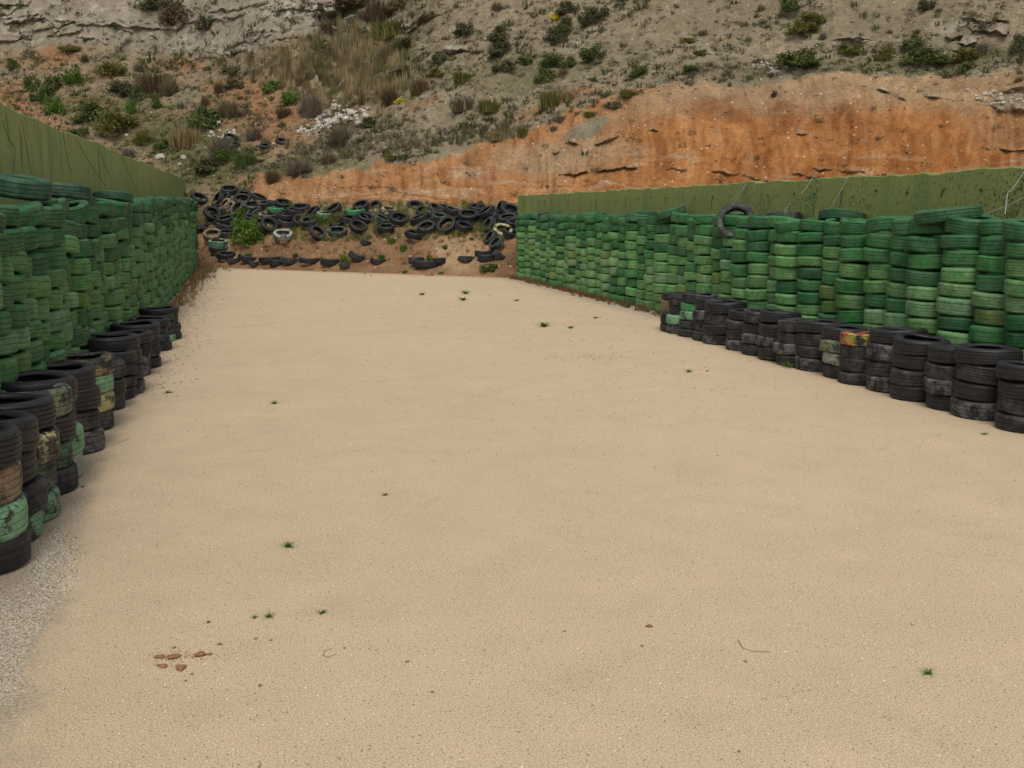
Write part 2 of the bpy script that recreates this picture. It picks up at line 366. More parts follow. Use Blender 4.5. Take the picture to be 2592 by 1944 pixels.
for (xa, ya, xb, yb) in LEDGES:
    s = slice(*np.searchsorted(pxc, [xa-6, xb+6])); px = PX[:, s]
    yl = ya+(px-xa)/(xb-xa)*(yb-ya)+3.0*fbm(px*.07, px*0+ya, px*0, 3)
    w = sstep(xa-6, xa+6, px)*sstep(xb+6, xb-6, px)*np.clip(.7+1.5*fbm(px*.055+ya, px*0, px*0, 3), .15, 1.2); d = yl-PY[:, s]
    big = .24 if ya < 200 else (.20 if ya < 300 else .17)
    out[:, s] += w*big*(np.exp(-np.clip(d, 0, 99)/9)*(d > 0)-.6*np.exp(-np.clip(-d, 0, 99)/2.6)*(d <= 0))
    ledgecol[:, s] = np.maximum(ledgecol[:, s], w*np.exp(-np.clip(d, 0, 99)/7)*(d > -1))
RD = RR-out*fade; ZD = ZZ+up_h
TX, TY, TZ = RD*SA, RD*CA, ZD
# soil colours
def C(*c): return np.array(c)[None, None, :]
def mixc(a, b, m): return a+(b-a)*m[..., None]
grey = mixc(C(.215, .178, .118), C(.305, .258, .178), np.clip(.5+wn1*.9, 0, 1))
grey = mixc(grey, C(.300, .262, .215), cliffL*.75)
grey = mixc(grey, C(.255, .195, .125), np.clip(wn2+.1, 0, 1)*.5)
leftslope = sstep(1000, 560, PX)*sstep(105, 150, PY)
grey = mixc(grey, C(.25, .165, .095), leftslope*np.clip(.45+wn1*1.2, 0, 1))
orange_l = np.clip(bm(20, 255, 95, 50)+bm(165, 150, 55, 22)+bm(240, 262, 70, 16)+bm(640, 250, 95, 40, 15)+bm(705, 320, 80, 60)+bm(1085, 275, 50, 16, -15)
    + bm(470, 148, 60, 14)+bm(560, 215, 40, 22)+bm(1400, 275, 120, 14, -16)+bm(120, 320, 100, 25, 20)*.8+bm(80, 155, 40, 18)*.6, 0, 1)
col = mixc(grey, mixc(C(.27, .125, .052), C(.33, .185, .095), np.clip(.5+wn2, 0, 1)), orange_l*np.clip(.75+wn2*.6, 0, 1))
green = np.clip(bm(350, 310, 190, 60, 12)+bm(560, 430, 160, 50)+bm(500, 360, 130, 50)+bm(780, 420, 160, 30, -8)*.8+bm(980, 160, 80, 90)
    + bm(900, 60, 60, 50)+bm(1330, 200, 200, 45, -15)*.45+bm(2250, 155, 380, 26)*.7, 0, 1)*(1-inbank)
col = mixc(col, mixc(C(.075, .090, .030), C(.13, .125, .055), np.clip(.5+wn2, 0, 1)), green*.72)
topb = np.clip(sstep(125, 50, PY-crest+wn1*34)*sstep(1350, 1750, PX), 0, 1)
tanc = np.clip(topb+sstep(1750, 1250, PX)*np.clip(.45+wn1*.9, 0, 1)*.65+bm(1420, 380, 190, 34)*.7+bm(2560, 320, 120, 60)*.3, 0, 1)
bank = mixc(mixc(C(.320, .128, .039), C(.46, .212, .078), np.clip(.5+wn1*1.1+rill*.9, 0, 1)), C(.37, .255, .150), tanc)
strk = fbm(arc*5.5+wn1*3.5+wn2*1.2, PY/70., ZZ*0, 4); layr = fbm(arc*.5, ZZ*5+wn1*1.5, RR*0, 3)
bank = mixc(bank, C(.235, .088, .028), np.clip(strk*1.1, 0, .5)*(1-topb*.7)); bank = mixc(bank, C(.43, .27, .15), np.clip(-strk*.9-.05, 0, .4))
bank = mixc(bank, C(.45, .34, .22), np.clip(layr*2.2-.5, 0, .6)*sstep(340, 400, PY)); bank = mixc(bank, C(.205, .076, .026), np.clip(bm(2060, 300, 330, 45, 6)+bm(1880, 280, 150, 50), 0, 1)*np.clip(.4+rill+wn2*.4, 0, 1)*.8)
bank = mixc(bank, C(.235, .215, .155), np.clip(bm(1480, 330, 60, 14, -15)+bm(2540, 255, 70, 25)*.7, 0, 1))
col = mixc(col, bank, inbank)
ledgetone = mixc(C(.44, .41, .34), C(.33, .20, .11), inbank*sstep(300, 350, PY))
col = mixc(col, ledgetone, np.clip(ledgecol*.85, 0, 1))
lime = np.clip(bm(300, 35, 60, 22)+bm(510, 92, 60, 16)+bm(2420, 90, 90, 18, 8)+bm(1980, 165, 60, 8)+bm(2560, 245, 60, 16)+bm(790, 30, 140, 26, 8)+bm(50, 75, 50, 12), 0, 1)
col = mixc(col, C(.47, .435, .375), lime*np.clip(.25+wn2*1.6, 0, 1))
berm = sstep(525, 545, PY)
bc = mixc(C(.21, .125, .068), C(.40, .245, .135), np.clip(.5+wn1*1.3+wn2*.4, 0, 1))
bc = mixc(bc, C(.42, .29, .17), np.clip(bm(1165, 640, 70, 40)+bm(560, 660, 60, 20)*.5, 0, 1)*.85)
bc = mixc(bc, C(.085, .08, .035), sstep(612, 575, PY)*np.clip(.6+wn2*1.2, 0, 1)*.9)
col = mixc(col, bc, berm); col = mixc(col, C(.12, .12, .05), sstep(500, 515, PY)*(1-berm)*.5)
nr = len(RR)
idx = (np.arange(nr-1)[:, None]*NC+np.arange(NC-1)[None]).reshape(-1)
FC = np.stack([idx, idx+1, idx+NC+1, idx+NC], 1)
hill = mesh('hillside', np.stack([TX, TY, TZ], -1).reshape(-1, 3), FC, [M['soil']], smooth=True, col=col.reshape(-1, 3))
tag(link('hillside', hill), kind='structure')

def T(x, y):
    """world point of the hillside seen at photo (x, y)"""
    d = ray(x, y); az = math.atan2(d[0], d[1]); e = d[2]/math.hypot(d[0], d[1])
    j = int(np.clip(np.searchsorted(AZ, az), 1, NC-1)); E = (TZ[:-3, j]-H)/RD[:-3, j]
    k = int(np.argmax(E > e)); k = max(k, 1)
    t = float(np.clip((e-E[k-1])/(E[k]-E[k-1]+1e-9), 0, 1))
    P0 = np.array([TX[k-1, j], TY[k-1, j], TZ[k-1, j]]); P1 = np.array([TX[k, j], TY[k, j], TZ[k, j]])
    return P0+(P1-P0)*t
def pxm(P): return F/float(np.dot(np.asarray(P)-[0, 0, H], fw))     # photo pixels per metre at P

# ------------------------------------------------------------------ painted barrier walls
def wall(name, face, X, thick, Ya, Yb, ztop, mat, label):
    root = link(name, None); root.location = (X, (Ya+Yb)/2, 0); tag(root, label, 'wall', kind='thing')
    L = 1.52; n = int(math.ceil((Yb-Ya)/L)); j = .001
    for i in range(n):
        y0, y1 = Ya+i*L, min(Ya+(i+1)*L, Yb)-j
        m_ = 10; ys = np.linspace(y0, y1, m_); V = []; Fc = []
        for q, y in enumerate(ys):
            zt = ztop(y)+(_T[int(y*9.3) % 65536]-.5)*(.035 if face < 0 else .008)
            for xx, z in ((0, -.2), (0, zt-.012), (-face*.012, zt), (-face*thick, zt), (-face*thick, -.2)):
                V.append((xx, y-(Ya+Yb)/2, z))
        for q in range(m_-1):
            for e in range(4):
                a = q*5+e; Fc.append((a, a+1, a+6, a+5) if face > 0 else (a, a+5, a+6, a+1))
        me = mesh('panel', V, Fc, [mat])
        me2 = me; o = link('panel', me2, None, root)
        ends = [(0, 1, 2, 3), ((m_-1)*5, (m_-1)*5+1, (m_-1)*5+2, (m_-1)*5+3)]
        import bmesh
        b = bmesh.new(); b.from_mesh(me); b.verts.ensure_lookup_table()
        for k in (0, (m_-1)*5):
            b.faces.new([b.verts[k+e] for e in range(5)])
        bmesh.ops.recalc_face_normals(b, faces=b.faces); b.to_mesh(me); b.free()
    return root
XL, XR = -2.38, 8.60
wl = wall('barrier_wall', 1, XL, .18, .5, 47.5, lambda y: 3.0+.0065*y+.02*math.sin(y*.7)+.012*math.sin(y*2.3), M['wallL'], 'tall green painted concrete wall behind the tyres on the left side')
wr = wall('barrier_wall', -1, XR, .18, 3.0, 34.0, lambda y: 2.49+.008*math.sin(y*1.9)+.008*math.sin(y*5.1), M['wallR'], 'green painted, mould-speckled concrete wall behind the tyres on the right side')

def tube(pts, rad=.004, n=5):
    pts = [Vector(p) for p in pts]; V = []; Fc = []
    for i, p in enumerate(pts):
        d = (pts[min(i+1, len(pts)-1)]-pts[max(i-1, 0)]).normalized(); a = d.orthogonal().normalized(); b = d.cross(a)
        for k in range(n):
            t = 2*math.pi*k/n; V.append(p+a*math.cos(t)*rad+b*math.sin(t)*rad)
    for i in range(len(pts)-1):
        for k in range(n): Fc.append((i*n+k, i*n+(k+1) % n, (i+1)*n+(k+1) % n, (i+1)*n+k))
    return V, Fc
def sag(a, b, s=.04, n=9):
    a, b = Vector(a), Vector(b); return [a.lerp(b, t/(n-1))+Vector((0, 0, -s*math.sin(math.pi*t/(n-1)))) for t in range(n)]
# ties: a knot of dark wire through the wall with a short tail, parts of the wall
def ico(rad, seed, sub=1, sq=(1, 1, 1), rough=.25):
    import bmesh
    b = bmesh.new(); bmesh.ops.create_icosphere(b, subdivisions=sub, radius=rad); r_ = random.Random(seed)
    for v in b.verts:
        k = 1+rough*(r_.random()-.5)*2; v.co = Vector((v.co.x*k*sq[0], v.co.y*k*sq[1], v.co.z*k*sq[2]))
    me = bpy.data.meshes.new('rock'); b.to_mesh(me); b.free(); return me
knot = ico(.030, 3, 1, (.6, 1, 1.0), .5); knot.materials.append(M['dkwire'])
tv, tf = tube([(0, 0, 0), (0, .006, -.09), (0, -.01, -.2)], .006); tailm = mesh('tail', tv, tf, [M['dkwire']])
for i in range(38):
    y = 4.2+i*.78+random.uniform(-.08, .08)
    k = link('tie', knot, None, wr); k.scale = [random.uniform(.5, 1)]*3; k.location = (-.02, y-18.5, 2.27+random.uniform(-.03, .03)); k.rotation_euler.x = random.random()*6
    if i % 3 == 1:
        t = link('tie_tail', tailm, None, wr); t.location = (-.016, y-18.5, 2.26); t.rotation_euler.x = random.uniform(-.5, .5); t.scale.z = random.uniform(.4, 1.3)
    if i % 2 == 0:
        v, f = tube([(0, 0, 0), (-.005, .01, -.12), (-.004, 0, -.22)], .0045)
WIRES_R = [((1764, 468), (1720, 529)), ((1893, 464), (1849, 508)), ((1889, 462), (1852, 520)), ((2058, 448), (2028, 491)), ((1999, 513), (1973, 548)), ((2149, 443), (2097, 535)), ((2592, 435), (2550, 490)), ((2550, 490), (2544, 543)), ((2592, 500), (2480, 545))]
for i, (a, b) in enumerate(WIRES_R):
    v, f = tube(sag(onX(*a, XR-.03), onX(*b, XR-.16), .02), .006)
    o = link('stay_wire', mesh('stay_wire', v, f, [M['wire']]))
    tag(o, f'thin pale stay wire on the right wall, {ordn(i)} counting from the far end', 'wire', 'stay wires on the right wall')
WIRES_L = [((0, 373), (103, 478), 'wire'), ((117, 320), (176, 415), 'wire'), ((191, 347), (267, 470), 'dkwire'), ((6, 306), (38, 373), 'dkwire'), ((38, 373), (32, 445), 'dkwire'),
           ((159, 335), (180, 440), 'dkwire'), ((55, 303), (80, 440), 'dkwire'), ((250, 372), (275, 440), 'dkwire'), ((100, 430), (170, 478), 'wire'), ((310, 395), (345, 480), 'dkwire'), ((280, 385), (330, 478), 'wire')]
for i, (a, b, m_) in enumerate(WIRES_L):
    v, f = tube(sag(onX(*a, XL+.03), onX(*b, XL+.07), .05), .0038)
    o = link('stay_wire', mesh('stay_wire', v, f, [M[m_]]))
    tag(o, f'{"pale" if m_ == "wire" else "dark"} slanting wire on the tall left wall, {ordn(sorted(q[0][0]+q[0][1]*.01 for q in WIRES_L).index(a[0]+a[1]*.01))} from the frame edge', 'wire', 'wires hanging on the left wall')

# ------------------------------------------------------------------ tyres
def tyre_arrays(Rd=.30, Wd=.18, seg=44, grooves=(.26, .0, -.26), hi=True, seed=0, inner=.60):
    r_ = random.Random(seed); hw = Wd/2
    prof = [(inner*Rd, .34*Wd), (.64*Rd, .42*Wd), (.74*Rd, .485*Wd), (.84*Rd, .5*Wd), (.905*Rd, .48*Wd), (.95*Rd, .435*Wd), (.976*Rd, .385*Wd)]
    if hi:
        edges = [.345]
        gw = .016
        tread = [(.988, .33)]
        for gz in sorted(grooves, reverse=True):
            cr = 1-.16*gz*gz; tread += [(cr, gz+gw+.014), (cr-.001, gz+gw), (cr-.022, gz+gw-.006), (cr-.022, gz-gw+.006), (cr-.001, gz-gw), (cr, gz-gw-.014)]
        tread += [(.988, -.33)]
    else: tread = [(.999, .3), (1., 0), (.999, -.3)]
    prof += [(a*Rd, z*Wd) for a, z in tread]
    prof += [(.976*Rd, -.385*Wd), (.95*Rd, -.435*Wd), (.905*Rd, -.48*Wd), (.84*Rd, -.5*Wd), (.74*Rd, -.485*Wd), (.64*Rd, -.42*Wd), (inner*Rd, -.34*Wd)]
    no = len(prof)
    prof += [(.67*Rd, -.33*Wd), (.88*Rd, -.40*Wd), (.945*Rd, -.2*Wd), (.945*Rd, .2*Wd), (.88*Rd, .40*Wd), (.67*Rd, .33*Wd)]
    P = np.array(prof); m = len(P); th = np.arange(seg+1)*2*math.pi/seg
    ph = r_.random()*6; ov = r_.uniform(-.02, .02)
    rad = P[None, :, 0]*(1+ov*np.cos(2*th+ph)[:, None]); x = rad*np.cos(th)[:, None]; y = rad*np.sin(th)[:, None]
    z = P[None, :, 1]+(.006*np.sin(2*th+ph*2)+.004*np.sin(3*th+ph))[:, None]*np.ones((1, m))
    V = np.stack([x, y, z], -1).reshape(-1, 3)
    u = np.repeat(th[:, None]/(2*math.pi)*6, m, 1); v = np.repeat((np.minimum(np.arange(m), no)/no)[None], seg+1, 0)
    if hi: pass
    UV = np.stack([u, v], -1).reshape(-1, 2)
    a = (np.arange(seg)[:, None]*m+np.arange(m)[None]); b = (np.arange(seg)[:, None]*m+((np.arange(m)+1) % m)[None])
    Fc = np.stack([a, a+m, b+m, b], -1).reshape(-1, 4)
    return V, Fc, UV
GRV = [(.26, 0, -.26), (.2, -.2), (.28, .1, -.1, -.28), (.22, 0, -.22), (.12, -.12), (.3, .15, 0, -.15, -.3)]
_cache = {}
def tyre_mesh(v, Wd, mat):
    """shared mesh of unit radius .30 m; width in cm steps"""
    key = (v % 6, round(Wd*100), mat)
    if key not in _cache:
        V, Fc, UV = tyre_arrays(.30, key[1]/100, 44, GRV[key[0]], True, key[0]*7+key[1], inner=.615+.012*key[0])
        _cache[key] = mesh('tyre', V, Fc, [M[mat]], smooth=True, uv=UV)
    return _cache[key]
def tyre(name, loc, Rd, Wd, mat, rot=(0, 0, 0), label='', group=None, cat='tyre', v=None):
    v = random.randrange(6) if v is None else v
    o = link(name, tyre_mesh(v, Wd, mat)); o.location = loc; s = Rd/.30; o.scale = (s, s, 1)
    o.rotation_euler = Euler(rot) if len(rot) == 3 else rot
    tag(o, label, cat, group); return o

SHD = {'dark': (.014, .112, .028), 'mid': (.034, .165, .044), 'light': (.112, .262, .082), 'pale': (.165, .305, .135), 'olive': (.13, .215, .05)}
def shade(level, n, side):
    """fresher dark paint on the top tyres, dustier and paler ones below"""
    q = random.random()
    if level >= n-2: k = 'dark' if q < .85 else 'mid'
    elif level >= n-4: k = 'dark' if q < .25 else ('mid' if q < .55 else 'light')
    else: k = 'dark' if q < .06 else ('mid' if q < .22 else ('light' if q < .76 else ('pale' if q < .95 else 'olive')))
    c = SHD[k]; j = random.uniform(.85, 1.2)
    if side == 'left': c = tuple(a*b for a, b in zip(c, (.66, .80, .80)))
    return k, (c[0]*j, c[1]*j, c[2]*j*random.uniform(.9, 1.1), 1)
far_parts = []
def far_tyre(loc, Rd, Wd, rot, c, seg=22, near=False):
    V, Fc, UV = tyre_arrays(Rd, Wd, 30 if near else seg, (.24, -.24), near, random.randrange(999))
    mt = np.array(Euler(rot).to_matrix()); far_parts.append((V@mt.T+np.array(loc), Fc, UV, np.tile(np.array(c[:3])[None], (len(V), 1))))
WORD = {'dark': 'dark green', 'mid': 'mid green', 'light': 'light green', 'pale': 'pale green', 'olive': 'yellowish green'}
def green_row(side, Xc, Ya, Yb, first_vis, nind, pitch):
    """columns of tyres from near to far; the columns from first_vis on are in view, the first nind of those are individuals"""
    y = Ya; ci = 0
    while y < Yb:
        vis = ci-first_vis; sx = 1 if side == 'left' else -1
        n = (10 if random.random() < .75 else 11) if side == 'right' else (11 if y < 20 else 12)
        Rc = random.uniform(.29, .31); cx = Xc+random.uniform(-.05, .05)*(1 if side == 'right' else .6)
        if side == 'right' and y < 17.1: cx -= .17
        tot = 1.91+random.uniform(-.04, .05) if side == 'right' else 2.05+.32*max(0, y-8)/30+random.uniform(-.05, .06)
        ws = [random.uniform(.85, 1.15) for _ in range(n)]; k_ = tot/sum(ws); z = 0; lean = random.uniform(-.008, .008); leany = random.uniform(-.012, .012)
        for i in range(n):
            w = ws[i]*k_; Rd = Rc*random.uniform(.96, 1.04); jx, jy = random.uniform(-.028, .028), random.uniform(-.03, .03)
            if side == 'left': jx *= 1.2; jy *= 2.8
            tx, ty = random.uniform(-.02, .02), random.uniform(-.02, .02)
            if i == n-1: tx, ty = random.uniform(-.13, .13), random.uniform(-.10, .10)
            elif i > n-4: tx, ty = random.uniform(-.06, .06), random.uniform(-.05, .05)
            if side == 'left': tx *= 1.6; ty *= 1.4
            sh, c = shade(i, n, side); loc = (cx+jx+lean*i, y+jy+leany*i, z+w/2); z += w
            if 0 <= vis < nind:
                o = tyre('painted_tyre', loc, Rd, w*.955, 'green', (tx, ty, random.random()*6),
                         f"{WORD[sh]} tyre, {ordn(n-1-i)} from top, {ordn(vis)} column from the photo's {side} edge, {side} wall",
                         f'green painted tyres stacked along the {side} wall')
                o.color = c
            else: far_tyre(loc, Rd, w*.955, (tx, ty, random.random()*6), c, near=(vis < nind+8))
        y += Rc*2*pitch*random.uniform(.92, 1.0); ci += 1
    return ci
green_row('right', 8.21, 8.5, 32.1, 2, 15, .955)
green_row('left', -1.98, 5.0, 40.0, 3, 13, .96)
# odd tyres lying on top of or jammed between the green stacks
def top_tyre(px, py, X, Rd, Wd, mat, rot, label, color=None, name='painted_tyre'):
    P = onX(px, py, X); o = tyre(name, P, Rd, Wd, mat, rot, label, 'odd tyres on top of the green stacks')
    if color: o.color = (*color, 1)
top_tyre(40, 472, -2.0, .31, .19, 'green', (.05, .12, 0), 'bulging green tyre lying on the nearest left stack, below the wall', (.018, .085, .042))
top_tyre(160, 487, -2.02, .30, .17, 'green', (-.04, .06, 1), 'dark green tyre lying alone above the left stacks, second bump from frame edge', (.014, .065, .040))
top_tyre(285, 500, -2.0, .30, .14, 'green', (.10, .1, 2), 'green tyre tilted on top of the left row, halfway along the wall', (.02, .09, .045))
top_tyre(1500, 546, 8.25, .31, .15, 'green', (.03, -.06, 0), 'dark green tyre lying on the far right stacks above the weeds', (.02, .10, .035))
top_tyre(1697, 539, 8.15, .31, .16, 'green', Matrix.Rotation(R(-17), 3, Vector((.44, .9, 0))).to_euler()[:], 'green tyre tilted up on top of the right row near mid wall', (.02, .11, .035))
top_tyre(1388, 543, 8.25, .30, .12, 'dkgreen', (-.08, .0, 1), 'thin worn tyre on the far end of the right green row')
top_tyre(1630, 544, 8.28, .30, .14, 'green', (-.05, .05, 1), 'dark green tyre lying on the right stacks just beyond the tilted one', (.02, .09, .032))
top_tyre(2400, 544, 8.02, .38, .16, 'green', Matrix.Rotation(R(-6), 3, Vector((.55, .83, 0))).to_euler()[:], 'wide ribbed green tyre lying across two stacks near right edge', (.018, .095, .034))
top_tyre(2132, 548, 8.3, .33, .15, 'green', (-.05, .12, 0), 'dark green tyre lying open on the right row, ring visible', (.018, .09, .032))
top_tyre(1985, 549, 8.3, .29, .13, 'dkgreen', (-.12, .05, 0), 'small dark tyre wedged behind the right stacks below a stay wire')
P = onX(1862, 560, 8.02)
tyre('painted_tyre', P, .32, .17, 'dkgreen', (R(72), 0, R(-30)), 'dark tyre standing on edge, jammed upright in the right green row', 'odd tyres on top of the green stacks', v=1)

# black stacks: (photo x of the visible side edge of the base, base y, top y of its front, tyres from bottom to top)
def stack(side, ex, by, ty, mats, Rd, Xc, desc, tilt=0):
    d = ray(ex, by-10); az = math.atan2(d[0], d[1]); rC = 8.
    for _ in range(30):
        azc = az+(1 if side == 'right' else -1)*math.asin(min(.9, Rd/rC)); yv = Xc/math.tan(azc); rC = math.hypot(Xc, yv)
    c = np.array([Xc, yv]); fr = rC-Rd*.9 if side == 'right' else rC; dt = ray(ex, ty); ht = H+dt[2]*fr/math.hypot(dt[0], dt[1])
    ht = max(.36, min(.95, ht)); n = len(mats); ws = [random.uniform(.9, 1.1) for _ in range(n)]; k = ht/sum(ws); z = 0
    for i, m_ in enumerate(mats):
        w = ws[i]*k; r_ = Rd*random.uniform(.96, 1.03); last = i == n-1
        o = tyre('row_tyre', (c[0]+random.uniform(-.025, .025), c[1]+random.uniform(-.025, .025), z+w/2), r_, w*1.03, m_,
                 (random.uniform(-.03, .03) if i else 0, (random.uniform(-.03, .03) if i else 0)+(tilt if last else 0), random.random()*6),
                 None, f'unpainted tyres in the low row on the {side}')
        pos_ = 'bottom' if i == 0 else ('top' if last else f'{ordn(i)} from the ground')
        o['label'] = f"{LOOK[m_]} tyre, {pos_}, {desc}"
        z += w
    return c, ht
LOOK = dict(black='clean black', dusty='dusty black', grey='grey dust-coated', mint='pale mint green', bright='bright green', dkgreen='worn dark green', yellow='yellow painted',
            cream='cream and black blotched', ochre='ochre painted', tan='mud coated', redyellow='red and yellow painted', olive='faded olive', white='whitened')
RS = [(1673, 830, 743, ['dusty', 'black', 'olive', 'tan', 'black']), (1689, 842, 750, ['grey', 'mint', 'black', 'dusty']), (1720, 850, 745, ['dkgreen', 'dkgreen', 'mint', 'bright', 'dusty']),
      (1752, 860, 757, ['dusty', 'dusty', 'grey', 'black']), (1779, 871, 765, ['grey', 'black', 'dusty', 'black']), (1837, 881, 786, ['grey', 'dusty', 'dusty', 'black']),
      (1878, 893, 788, ['dusty', 'grey', 'black', 'dusty']), (1917, 906, 790, ['black', 'grey', 'black', 'black']), (1958, 922, 812, ['dusty', 'grey', 'dusty', 'dusty']),
      (2010, 937, 816, ['grey', 'dusty', 'dusty', 'black']), (2075, 953, 831, ['dusty', 'white', 'olive', 'black']), (2119, 969, 845, ['dusty', 'dusty', 'dusty', 'redyellow']),
      (2190, 985, 836, ['grey', 'dusty', 'grey', 'black']), (2257, 1004, 858, ['black', 'dusty', 'black', 'black']), (2337, 1030, 878, ['black', 'grey', 'dusty', 'black']),
      (2404, 1060, 881, ['grey', 'black', 'dusty', 'black']), (2514, 1090, 924, ['dusty', 'dusty', 'black', 'black']), (2615, 1122, 945, ['dusty', 'black', 'black', 'black'])]
for i, (ex, by, ty, ms) in enumerate(RS):
    big = i in (4, 9, 12, 15)
    stack('right', ex, by, ty, ms, .325 if big else .29, 7.02+random.uniform(-.03, .03)+(.04 if big else 0),
          f'{ordn(i)} stack from far end, right row', tilt=random.uniform(-.05, .08))
LS = [(83, 1424, 1073, ['black', 'mint', 'tan', 'black'], .31), (121, 1352, 1045, ['mint', 'dusty', 'black', 'black'], .31), (159, 1286, 1001, ['mint', 'dkgreen', 'cream', 'black'], .33), (191, 1226, 972, ['dusty', 'dkgreen', 'black', 'olive'], .30),
      (211, 1166, 947, ['white', 'mint', 'dusty', 'black'], .31), (261, 1126, 922, ['grey', 'dusty', 'black', 'black'], .31), (295, 1092, 896, ['dusty', 'yellow', 'mint', 'ochre'], .31), (326, 1060, 912, ['dusty', 'black', 'dusty'], .29),
      (349, 1036, 885, ['dusty', 'dusty', 'dusty', 'black'], .33), (366, 988, 845, ['grey', 'black', 'black', 'black'], .33), (389, 968, 838, ['grey', 'grey', 'dusty', 'black'], .30), (413, 955, 815, ['black', 'grey', 'dusty', 'black'], .31),
      (433, 900, 803, ['black', 'dusty', 'black', 'black'], .29), (449, 886, 797, ['mint', 'grey', 'dusty', 'black'], .29), (459, 867, 777, ['black', 'dusty', 'black', 'black'], .30)]
XLB = [-1.60, -1.60, -1.61, -1.60, -1.60, -1.58, -1.58, -1.56, -1.57, -1.52, -1.50, -1.45, -1.44, -1.42, -1.38]
for i, (ex, by, ty, ms, rd) in enumerate(LS):
    stack('left', ex, by, ty, ms, rd, XLB[i]+.02, f'{ordn(i)} stack from the camera, left row', tilt=random.uniform(-.06, .05))

# far green tyres as one mass
off = 0; Vs, Fs, Us, Cs = [], [], [], []
for V, Fc, UV, c in far_parts: Vs.append(V); Fs.append(Fc+off); Us.append(UV); Cs.append(c); off += len(V)
fo = link('painted_tyres', mesh('painted_tyres', np.concatenate(Vs), np.concatenate(Fs), [M['greens']], True, np.concatenate(Cs), np.concatenate(Us)))
tag(fo, 'receding green painted tyre stacks at the far end of both walls', 'tyres', kind='stuff')

# ------------------------------------------------------------------ dumped tyres on the bank
def axis_rot(P, ratio, phi):
    """rotation that shows the ring with this minor/major ratio, its short axis turned phi degrees in the picture"""
    d = Vector(np.array([0, 0, H])-P).normalized(); u_ = Vector((0, 0, 1)); u_ = (u_-d*u_.dot(d)).normalized()
    th = math.acos(max(.1, min(.98, ratio))); rv = u_.cross(d); up2 = u_*math.cos(R(phi))+rv*math.sin(R(phi))
    nrm = d*math.cos(th)+up2*math.sin(th); return nrm.to_track_quat('Z', 'Y').to_euler()
A_ = [(270, 260, 250, .55, 25, 'black', 'big black tyre leaning against the end of the left green stacks'), (500, 275, 200, .35, -60, 'black', 'black tyre upright edge-on near the left wall end'), (640, 150, 210, .45, 0, 'black', 'black tyre lying highest on the dump, apart from the rest'),
  (800, 270, 200, .6, 0, 'black', 'black tyre behind the pale grey ring on the dump'), (830, 215, 170, .4, 10, 'black', 'black tyre just below the highest dumped one'), (925, 350, 240, .5, 0, 'grey', 'pale grey-green tyre ring lying open at upper left of the dump'),
  (590, 335, 180, .4, -40, 'tan', 'tan muddy tyre between black ones at left of the dump'), (545, 390, 190, .3, 5, 'dkgreen', 'green rimmed tyre lying flat beside the left stacks'), (430, 450, 210, .75, 35, 'black', 'deep black tyre with its opening turned right, by left stacks'),
  (750, 385, 200, .5, -50, 'dkgreen', 'dark green tyre tipped steeply behind the leafy bush'), (660, 370, 160, .5, -50, 'tan', 'muddy tyre fragment beside the dark green tipped tyre'), (950, 425, 190, .3, -30, 'dkgreen', 'dark green tyre seen edge-on under the pale grey ring'),
  (1210, 330, 220, .12, 10, 'black', 'black tyre seen edge-on above the bright green one'), (1310, 322, 190, .5, 10, 'black', 'black ring behind the edge-on black tyre, upper dump'), (1215, 402, 200, .1, 0, 'bright', 'bright green tyre seen edge-on at upper middle of the dump'),
  (1530, 375, 240, .35, -5, 'black', 'black tyre lying flat right of the bright green one'), (1680, 430, 180, .35, -40, 'black', 'black tyre tipped right of the flat black one'), (930, 505, 200, .3, 5, 'black', 'black tyre flat just above the leafy bush'),
  (1100, 480, 220, .2, 5, 'cream', 'cream smeared tyre lying flat at centre left'), (1340, 480, 240, .2, 2, 'black', 'black tyre lying flat right of the cream smeared one'), (1140, 595, 220, .75, 35, 'black', 'black tyre leaning steeply beside the leafy bush'),
  (1310, 710, 270, .5, 0, 'white', 'pale grey tyre ring lying alone low on the bank'), (1360, 560, 220, .25, 5, 'dusty', 'dusty tyre half sunk in grass above the pale ring'), (1640, 540, 220, .4, -10, 'dusty', 'dusty tyre arc among green weeds in the middle'),
  (1740, 690, 210, .7, 45, 'dusty', 'twisted black tyre right of the pale grey ring'), (1985, 670, 220, .5, 0, 'dkgreen', 'greenish tyre ring lying filled with grass'), (430, 710, 210, .6, -5, 'tan', 'black ring with muddy tread topping a short pile beside left stacks'),
  (500, 810, 240, .25, 0, 'mint', 'pale green speckled tyre in the short pile beside left stacks'), (510, 885, 220, .2, 0, 'dkgreen', 'dark green tyre low in the short pile beside left stacks'), (600, 965, 220, .25, 0, 'black', 'black tyre at the base of the short left pile'),
  (590, 600, 210, .2, 5, 'dusty', 'dark flat tyre between left stacks and leafy bush'), (610, 695, 200, .3, 5, 'dusty', 'dark tyre low between left stacks and leafy bush'), (1940, 390, 200, .4, -30, 'black', 'black ring tipped left of the two green dumped tyres'),
  (1820, 465, 170, .25, 5, 'mint', 'pale green flaking tyre lying low at centre'), (590, 520, 210, .3, -10, 'black', 'black tyre behind the deep opening one, left of the bush'), (1010, 250, 180, .3, 20, 'black', 'black tyre lying on the upper left edge of dump'),
  (1080, 330, 200, .25, -10, 'black', 'black tyre right of the pale grey-green ring'), (1450, 420, 200, .25, 8, 'black', 'black tyre under the flat one at upper middle')]
